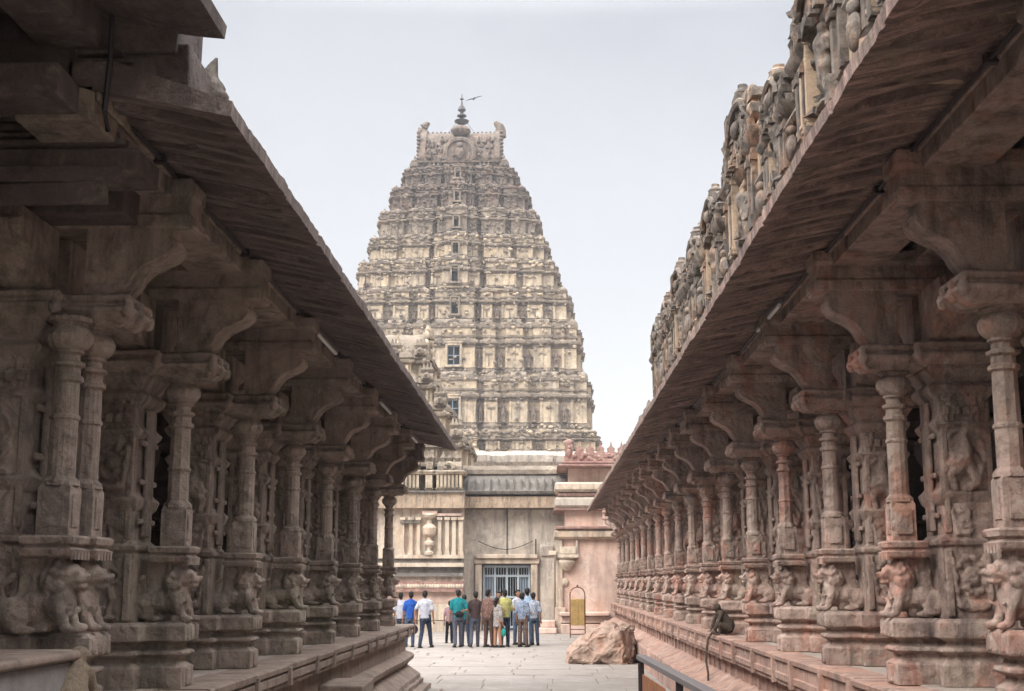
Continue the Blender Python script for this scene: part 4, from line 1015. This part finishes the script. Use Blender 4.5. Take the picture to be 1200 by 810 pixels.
# railing
b = MB(); A = Vector((lat(751, 19.7, .9), 19.7, 0)); B_ = Vector((1.70, 12.0, 0)); d = (B_ - A)
o = empty('railing', A); tag(o, 'grey metal railing with dark posts beside the right plinth', 'railing')
b.tube([(0, 0, .0), (0, 0, .86)], .045, 4); pmesh = b.build('post', M['dmetal'], o)
L_ = d.length; posts = [0.0, .54, 1.0]
for t in posts[1:]:
    q = pmesh.copy(); COL.objects.link(q); q.parent = o; q.location = d * t
b = MB(); n_ = Vector((-d.y, d.x, 0)).normalized() * .07
b.loft([[p + Vector((0, 0, z)) for p, z in ((-n_, .86), (n_, .86), (n_, .93), (-n_, .93))], [d + p + Vector((0, 0, z)) for p, z in ((-n_, .86), (n_, .86), (n_, .93), (-n_, .93))]])
b.build('top_rail', M['rail'], o, bev=.008)
b = MB(); n2 = n_ * .15
b.loft([[d * .03 + p + Vector((0, 0, z)) for p, z in ((-n2, .12), (n2, .12), (n2, .66), (-n2, .66))], [d * .36 + p + Vector((0, 0, z)) for p, z in ((-n2, .12), (n2, .12), (n2, .66), (-n2, .66))]])
b.build('plate', M['rust'], o)
# arched stand with brass sheet
SY = 47.6; sx = lat(676.5, SY)
o = empty('arched_stand', (sx, SY, 0)); tag(o, 'brown arched metal stand holding a brass sheet by the pink wall', 'metal stand')
hwid = .27; top = lvl(688, SY)
b = MB(); pp = [(-hwid, 0, 0), (-hwid, 0, top - .27)] + [(-hwid * math.cos(math.pi * t / 10), 0, top - .27 + .27 * math.sin(math.pi * t / 10)) for t in range(1, 10)] + [(hwid, 0, top - .27), (hwid, 0, 0)]
b.tube(pp, .022, 8); b.tube([(-hwid, 0, .12), (hwid, 0, .12)], .02, 6); b.tube([(-hwid, 0, .3), (hwid, 0, .3)], .02, 6); b.ell((0, 0, top + .03), (.04, .04, .06)); b.build('arch_frame', M['bronze'], o)
b = MB(); b.box(-hwid + .02, hwid - .02, -.06, .06, lvl(733, SY), lvl(702, SY)); b.box(-.02, .02, -.075, -.055, lvl(731, SY), lvl(704, SY)); b.build('brass_sheet', M['brass'], o, bev=.01)

# ================================================================== MONKEYS
def monkey(name, mat, loc, rz, label, tail, scale=1.0):
    b = MB()
    b.ell((0, .02, .13), (.10, .12, .12)); b.cap((0, .02, .14), (0, -.05, .27), .10, .075); b.ell((0, -.07, .30), (.075, .07, .06))
    b.ell((0, -.12, .375), (.055, .062, .055)); b.ell((0, -.175, .355), (.03, .035, .028)); b.ell((0, -.15, .40), (.045, .03, .018))
    for s_ in (-1, 1):
        b.ell((s_ * .056, -.11, .38), (.012, .02, .022))
        b.cap((s_ * .07, -.08, .29), (s_ * .09, -.14, .17), .032, .024); b.cap((s_ * .09, -.14, .17), (s_ * .05, -.19, .07), .023, .017)
        b.cap((s_ * .08, .03, .09), (s_ * .09, -.12, .14), .055, .038); b.cap((s_ * .09, -.12, .14), (s_ * .075, -.11, .03), .032, .02); b.ell((s_ * .075, -.15, .014), (.022, .05, .014))
    b.tube(tail, [.024] * (len(tail) // 2) + [.017] * (len(tail) - len(tail) // 2), 8)
    o = b.build(name, mat, remesh=.0085); o.location = loc; o.rotation_euler = (0, 0, rz); o.scale = (scale,) * 3
    # five-fingered hands and feet
    h = MB()
    for s_ in (-1, 1):
        for (px_, py_, pz_, L0) in ((s_ * .05, -.195, .065, .04), (s_ * .075, -.185, .012, .04)):
            for k in range(5):
                a = (k - 2) * .28
                h.cap((px_ + (k - 2) * .007, py_, pz_), (px_ + math.sin(a) * L0 * .8, py_ - math.cos(a) * L0 * (.7 if k in (0, 4) else 1), max(.008, pz_ - .02)), .0055, .0045, 0, 6)
    h.build('fingers', M['face'], o)
    f = MB(); f.ell((0, -.178, .365), (.033, .033, .036)); 
    f.build('face', M['face'], o, smooth=60)
    e = MB()
    for s_ in (-1, 1): e.ell((s_ * .016, -.208, .385), .006, 0, 8, 6)
    e.ell((0, -.213, .352), (.014, .004, .004), 0, 8, 6)
    e.build('eyes', M['hair'], o)
    tag(o, label, 'monkey'); return o
monkey('macaque', M['fur'], (2.76, 20.1, 1.205), R(-75), 'dark monkey sitting on the right plinth edge with its long tail hanging down',
       [(0, .10, .05), (-.10, .08, .03), (-.14, -.02, .02), (-.14, -.14, .02), (-.14, -.20, -.05), (-.155, -.22, -.2), (-.14, -.24, -.36), (-.10, -.23, -.52), (-.085, -.24, -.68)], 1.1)
monkey('macaque', M['furL'], (-2.66, 7.36, 1.20), R(185), 'tan furred monkey with its back turned beside the grey dais',
       [(0, .12, .03), (.06, .2, .02), (.16, .24, .015), (.26, .2, .015)], 1.02)

# ================================================================== PEOPLE
def cloth(name, c, patt=None):
    m = plain(name, tuple(x * .62 for x in c), .9, 0, .3, 9, None, tuple(x * .62 for x in patt) if patt else None)
    nt = m.node_tree; g = nd(nt, 'ShaderNodeTexCoord').outputs['Object']
    h = noise_n(nt, mapping(nt, g, (1, 1, .6)), 7, 3, .5, 1.2); bp = nd(nt, 'ShaderNodeBump'); bp.inputs['Distance'].default_value = .06; bp.inputs['Strength'].default_value = 1
    nt.links.new(h, bp.inputs['Height']); nt.links.new(bp.outputs[0], nt.nodes['Principled BSDF'].inputs['Normal']); return m
def person(px_, Y, hgt, face, shirt, pants, label, sleeve=.5, stride=.0, armL=0, armR=0, skirt=False, hair_long=False, bag=None, bagc=None, head_turn=0, build=1.0, cap_=None, shoe=True):
    x = lat(px_, Y, 1); s = hgt / 1.72
    o_b = MB(); W = build
    hipz, shz = .92, 1.42
    legs = []
    for sd in (-1, 1):
        fy = sd * stride; kx = sd * .10
        hip = (sd * .085, 0, hipz); kn = (sd * .10, -abs(stride) * .25 + fy * .4, .50); an = (sd * .11, fy, .09)
        legs.append((hip, kn, an))
        o_b.cap(hip, kn, .075 * W, .052); o_b.cap(kn, an, .052, .038); o_b.ell((an[0] + sd * .01, an[1] - .06, .04), (.042, .125, .04))
    o_b.cap((0, 0, .95), (0, 0, 1.08), .12 * W, .115 * W); o_b.ell((0, 0, 1.27), (.165 * W, .105 * W, .17)); o_b.ell((0, .0, 1.39), (.15 * W, .08, .06))
    o_b.cap((0, .0, 1.42), (0, -.01, 1.52), .052, .05); o_b.ell((0, -.015, 1.615), (.072, .092, .105)); o_b.ell((0, -.11, 1.60), (.016, .022, .024)); o_b.ell((0, -.06, 1.55), (.045, .045, .035))
    arms = []
    for sd, a in ((-1, armL), (1, armR)):
        sh = Vector((sd * .165 * W, 0, 1.375))
        if a == 0: el = sh + Vector((sd * .06, .02, -.28)); wr = el + Vector((sd * .01, -.06, -.25))
        elif a == 1: el = sh + Vector((sd * .05, -.02, -.27)); wr = el + Vector((-sd * .12, -.20, .08))     # holding something in front
        elif a == 2: el = sh + Vector((sd * .09, .05, -.26)); wr = el + Vector((-sd * .10, .09, -.02 + .0)) # hand on hip / behind back
        else: el = sh + Vector((sd * .10, .12, -.24)); wr = el + Vector((sd * .02, .0, -.24))               # swinging
        arms.append((sh, el, wr)); o_b.cap(sh, el, .048, .038); o_b.cap(el, wr, .038, .026)
        d = (wr - el).normalized(); pm = wr + d * .05
        o_b.ell(pm, (.03, .025, .045), 0, 10, 6, d.to_track_quat('Z', 'Y'))
        o_b.ell((sd * .073, .0, 1.61), (.012, .02, .03))
    body = o_b.build('person', M['skin'], remesh=.016)
    hm = MB()
    for sd, (sh, el, wr) in zip((-1, 1), arms):
        d = (wr - el).normalized(); side = d.cross(Vector((0, 1, 0))).normalized(); pm = wr + d * .08
        for k in range(4):
            L0 = (.062, .075, .07, .055)[k]; st = pm + side * (k - 1.5) * .017; mid = st + d * L0 * .55; en = mid + (d * .8 + Vector((0, -.5, 0))).normalized() * L0 * .5
            hm.cap(st, mid, .009, .0085, 0, 6); hm.cap(mid, en, .0085, .007, 0, 6)
        th = wr + d * .03 + side * -.028 * sd; hm.cap(th, th + (d * .7 - side * .6 * sd).normalized() * .055, .0105, .008, 0, 6)
    vs = hm.v
    # hands joined into the body's own mesh
    bmm = bmesh.new(); bmm.from_mesh(body.data); base = len(bmm.verts)
    vv = [bmm.verts.new(p) for p in vs]
    for f in hm.f:
        try: ff = bmm.faces.new([vv[i] for i in f]); ff.smooth = True
        except ValueError: pass
    bmesh.ops.recalc_face_normals(bmm, faces=bmm.faces); bmm.to_mesh(body.data); bmm.free()
    # shirt
    c = MB(); hem = .88 if not skirt else .70
    c.ell((0, 0, 1.27), (.172 * W, .125 * W, .19)); c.cap((-.13 * W, 0, 1.385), (0, 0, 1.43), .062, .075); c.cap((.13 * W, 0, 1.385), (0, 0, 1.43), .062, .075); c.cap((0, .005, 1.0), (0, 0, 1.2), .14 * W, .14 * W)
    c.loft([[(rx_ * W * math.cos(t), ry_ * W * math.sin(t), z) for t in [2 * math.pi * k / 20 for k in range(20)]] for rx_, ry_, z in ((.185 if skirt else .165, .14, hem), (.155, .13, 1.0), (.158, .125, 1.18), (.165, .11, 1.32), (.13, .09, 1.41), (.07, .07, 1.46))])
    for sh, el, wr in arms:
        e1 = sh + (el - sh) * min(1, sleeve * 1.6); c.cap(sh, e1, .062, .060)
        if sleeve > .65: c.cap(el, el + (wr - el) * .85, .056, .042)
    c.build('shirt', shirt, body, remesh=.02)
    c = MB()
    c.loft([[(rx_ * W * math.cos(t), .125 * W * math.sin(t), z) for t in [2 * math.pi * k / 20 for k in range(20)]] for rx_, z in ((.15, .80), (.172, .88), (.165, 1.0))])
    for hip, kn, an in legs: c.cap(hip, kn, .092 * W, .07); c.cap(kn, (an[0], an[1], .10), .07, .058)
    c.build('trousers', pants, body, remesh=.02)
    c = MB()
    c.ell((0, .012, 1.645), (.083, .098, .095)); c.ell((0, .05, 1.60), (.078, .07, .09)); c.ell((0, -.055, 1.70), (.06, .05, .03))
    if hair_long: c.ell((0, .07, 1.50), (.06, .045, .14))
    hq = c.build('hair', M['hair'] if not cap_ else cap_, body, remesh=.012)
    # cut the hair back from the face
    bmm = bmesh.new(); bmm.from_mesh(hq.data)
    bmesh.ops.delete(bmm, geom=[v for v in bmm.verts if v.co.y < -.045 and v.co.z < 1.665], context='VERTS'); bmm.to_mesh(hq.data); bmm.free()
    c = MB()
    for hip, kn, an in legs: c.ell((an[0] + (.01 if an[0] > 0 else -.01), an[1] - .055, .042), (.052, .14, .045)); c.box(an[0] - .05, an[0] + .055, an[1] - .18, an[1] + .08, 0.0, .022)
    c.build('shoes', M['shoe'], body, smooth=40)
    c = MB()
    for sd in (-1, 1): c.ell((sd * .028, -.098, 1.63), .010, 0, 8, 6)
    c.ell((0, -.101, 1.565), (.024, .006, .006), 0, 8, 6); c.build('eyes', M['hair'], body)
    if bag:
        c = MB()
        if bag == 'waist': c.ell((0, .15, .98), (.14, .07, .10)); c.tube([(.19 * W * math.cos(t), .15 * math.sin(t), 1.0) for t in [2 * math.pi * k / 16 for k in range(17)]], .018, 6)
        else:
            sh, el, wr = arms[0 if bag == 'left' else 1]; q = wr + (wr - el).normalized() * .1
            c.ell((q.x, q.y, q.z - .24), (.12, .06, .14)); c.tube([(q.x - .06, q.y, q.z - .14), (q.x, q.y, q.z - .0), (q.x + .06, q.y, q.z - .14)], .01, 6)
        ob = c.build('bag', bagc, body, remesh=.018)
    rr_ = random.Random(int(px_ * 10))
    body.location = (x, Y, 0); body.rotation_euler = (R(rr_.uniform(-2, 2)), R(rr_.uniform(-2.5, 2.5)), R(face + rr_.uniform(-14, 14))); body.scale = (s, s, s)
    tag(body, label, 'person', 'visitors gathered in front of the gate')
    return body
jeans = cloth('blue_jeans', (.10, .14, .22)); djeans = cloth('dark_jeans', (.045, .06, .10)); black = cloth('black_cloth', (.02, .02, .03)); greyj = cloth('grey_jeans', (.13, .14, .19)); brown = cloth('brown_cloth', (.12, .07, .055))
white = cloth('white_cloth', (.62, .62, .70)); teal = cloth('teal_cloth', (.02, .27, .30)); teal2 = cloth('teal_bag', (.03, .33, .28)); brn = cloth('dark_brown_cloth', (.075, .045, .045)); plaid = cloth('brown_plaid', (.22, .11, .09), (.32, .22, .18))
yel = cloth('yellow_cloth', (.62, .58, .22)); greyk = cloth('grey_pattern', (.36, .33, .31), (.55, .50, .47)); peach = cloth('peach_cloth', (.52, .27, .17)); blue = cloth('bright_blue_cloth', (.03, .13, .55)); blp = cloth('blue_check', (.25, .32, .45), (.45, .47, .55))
lb = cloth('light_blue_cloth', (.40, .55, .72)); wb = cloth('white_blue_pattern', (.55, .58, .66), (.22, .28, .42)); patt = cloth('brown_pattern_cloth', (.16, .10, .08), (.30, .2, .16)); redc = cloth('red_grey_cloth', (.40, .30, .33), (.45, .16, .16)); dbag = cloth('dark_bag', (.03, .025, .03))
# face: 0 = looks at the camera (-y); 180 = away
person(471.5, 41.6, 1.66, 175, white, djeans, 'person in a white shirt half hidden behind the last pillar of the left hall', .5)
person(480, 40.8, 1.70, 200, blue, jeans, 'person in a bright blue shirt standing beside the left plinth corner', .5, 0, 0, 0, build=.95)
person(499, 40.4, 1.73, 168, white, djeans, 'person in a pale lavender shirt and dark jeans walking away holding a dark bag', .5, .22, 0, 3, bag='right', bagc=dbag, build=1.1)
person(526.5, 43.4, 1.38, 185, redc, black, 'small person in a grey and red top and black trousers behind the teal shirt', .5)
person(537, 40.7, 1.76, 185, teal, greyj, 'person in a teal shirt with a black pouch at the back of the waist', .5, .1, 2, 0, bag='waist', bagc=dbag, build=1.12)
person(546, 41.4, 1.60, 170, teal, jeans, 'person in a teal shirt and blue jeans beside the dark brown T-shirt', .5)
person(556, 40.9, 1.70, 190, brn, greyj, 'person in a dark brown T-shirt and grey-blue jeans seen from behind', .5, .16, 0, 0, build=1.08)
person(573, 40.8, 1.76, 150, plaid, brown, 'person in a brown plaid shirt holding a dark bag by its strap', .8, .03, 1, 0, bag='left', bagc=dbag)
person(582.5, 42.8, 1.68, 10, greyk, djeans, 'person facing the camera whose head shows above the woman in grey', .5)
person(583.5, 40.6, 1.52, 130, greyk, peach, 'woman in a grey patterned tunic and peach trousers with a teal bag', .8, .03, 0, 1, skirt=True, hair_long=True, bag='left', bagc=teal2, build=.95)
person(591.5, 41.1, 1.76, 192, yel, djeans, 'person in a yellow shirt and dark trousers seen from behind', .9, .02, 1, 2, build=1.08)
person(606.5, 42.4, 1.74, 40, white, jeans, 'person in white facing the group behind the blue checked shirt', .5, 0, 1, 1)
person(613, 40.9, 1.66, 160, blp, patt, 'person in a blue checked shirt and brown patterned trousers', .6, .04, 1, 0)
person(619.5, 42.2, 1.80, 175, lb, jeans, 'tall person in a light blue shirt and blue jeans', .6, .05, 0, 1)
person(626, 41.9, 1.66, 188, wb, jeans, 'person in a white and blue patterned shirt at the right end of the group', .6, .04, 0, 2)

b = MB(); b.box(-120, 120, -30, 175, -1.2, 62); hz = bpy.data.materials.new('haze_air'); hz.use_nodes = True; hn = hz.node_tree; hn.nodes.clear()
ho = nd(hn, 'ShaderNodeOutputMaterial'); hv = nd(hn, 'ShaderNodeVolumePrincipled'); hv.inputs['Color'].default_value = (.92, .94, 1, 1); hv.inputs['Density'].default_value = .0006; hv.inputs['Anisotropy'].default_value = .2
hn.links.new(hv.outputs[0], ho.inputs['Volume']); tag(b.build('haze', hz, smooth=0), kind='stuff')

# ================================================================== LIGHT, SKY, CAMERA
W = bpy.data.worlds.new('World'); sc.world = W; W.use_nodes = True; nt = W.node_tree; nt.nodes.clear()
out = nd(nt, 'ShaderNodeOutputWorld'); bg = nd(nt, 'ShaderNodeBackground'); nt.links.new(bg.outputs[0], out.inputs[0])
SUN_EL, SUN_AZ = R(41), R(-136)    # azimuth measured from +y towards +x
sky = nd(nt, 'ShaderNodeTexSky', sky_type='NISHITA'); sky.sun_disc = False; sky.sun_elevation = SUN_EL; sky.sun_rotation = SUN_AZ
tc = nd(nt, 'ShaderNodeTexCoord').outputs['Generated']
sx_ = nd(nt, 'ShaderNodeSeparateXYZ'); nt.links.new(tc, sx_.inputs[0])
gr = ramp(nt, sx_.outputs['Z'], [(0.0, (.40, .397, .39)), (.11, (.395, .393, .39)), (.22, (.30, .304, .316)), (.42, (.205, .212, .232)), (.56, (1.1, 1.1, 1.1)), (.7, (2.3, 2.3, 2.3)), (1.0, (2.7, 2.7, 2.7))])
cl = noise_n(nt, mapping(nt, tc, (1, 1, 2.2)), 1.6, 5, .55, .3)
gr2 = mixc(nt, ramp(nt, cl, [(.38, 0.0), (.62, .38)]), gr, (.345, .347, .357))
sc_m = nd(nt, 'ShaderNodeVectorMath', operation='SCALE'); sc_m.inputs['Scale'].default_value = 10.3; nt.links.new(gr2, sc_m.inputs[0])
mx = mixc(nt, .96, sky.outputs[0], sc_m.outputs[0])
nt.links.new(mx, bg.inputs[0]); bg.inputs[1].default_value = .10
sd = bpy.data.lights.new('sun', 'SUN'); sd.energy = 1.5; sd.angle = R(32); sd.color = (1, .95, .88)
so = bpy.data.objects.new('sun', sd); COL.objects.link(so)
dirv = Vector((math.sin(SUN_AZ) * math.cos(SUN_EL), math.cos(SUN_AZ) * math.cos(SUN_EL), math.sin(SUN_EL)))
so.rotation_euler = (-dirv).to_track_quat('-Z', 'Y').to_euler(); so.location = (0, 0, 60)

cam = bpy.data.cameras.new('camera'); cam.sensor_width = 36; cam.lens = F * 36 / 1200; cam.clip_end = 4000; cam.clip_start = .1
co = bpy.data.objects.new('camera', cam); COL.objects.link(co); co.location = (0, 0, CAMZ); co.rotation_euler = (R(90) + PITCH, 0, YAW); sc.camera = co
sc.render.engine = 'CYCLES'
sc.cycles.use_denoising = True
sc.cycles.max_bounces = 9; sc.cycles.diffuse_bounces = 8; sc.cycles.glossy_bounces = 2
sc.view_settings.view_transform = 'Standard'; sc.view_settings.look = 'None'; sc.view_settings.exposure = 1.38; sc.view_settings.gamma = 1
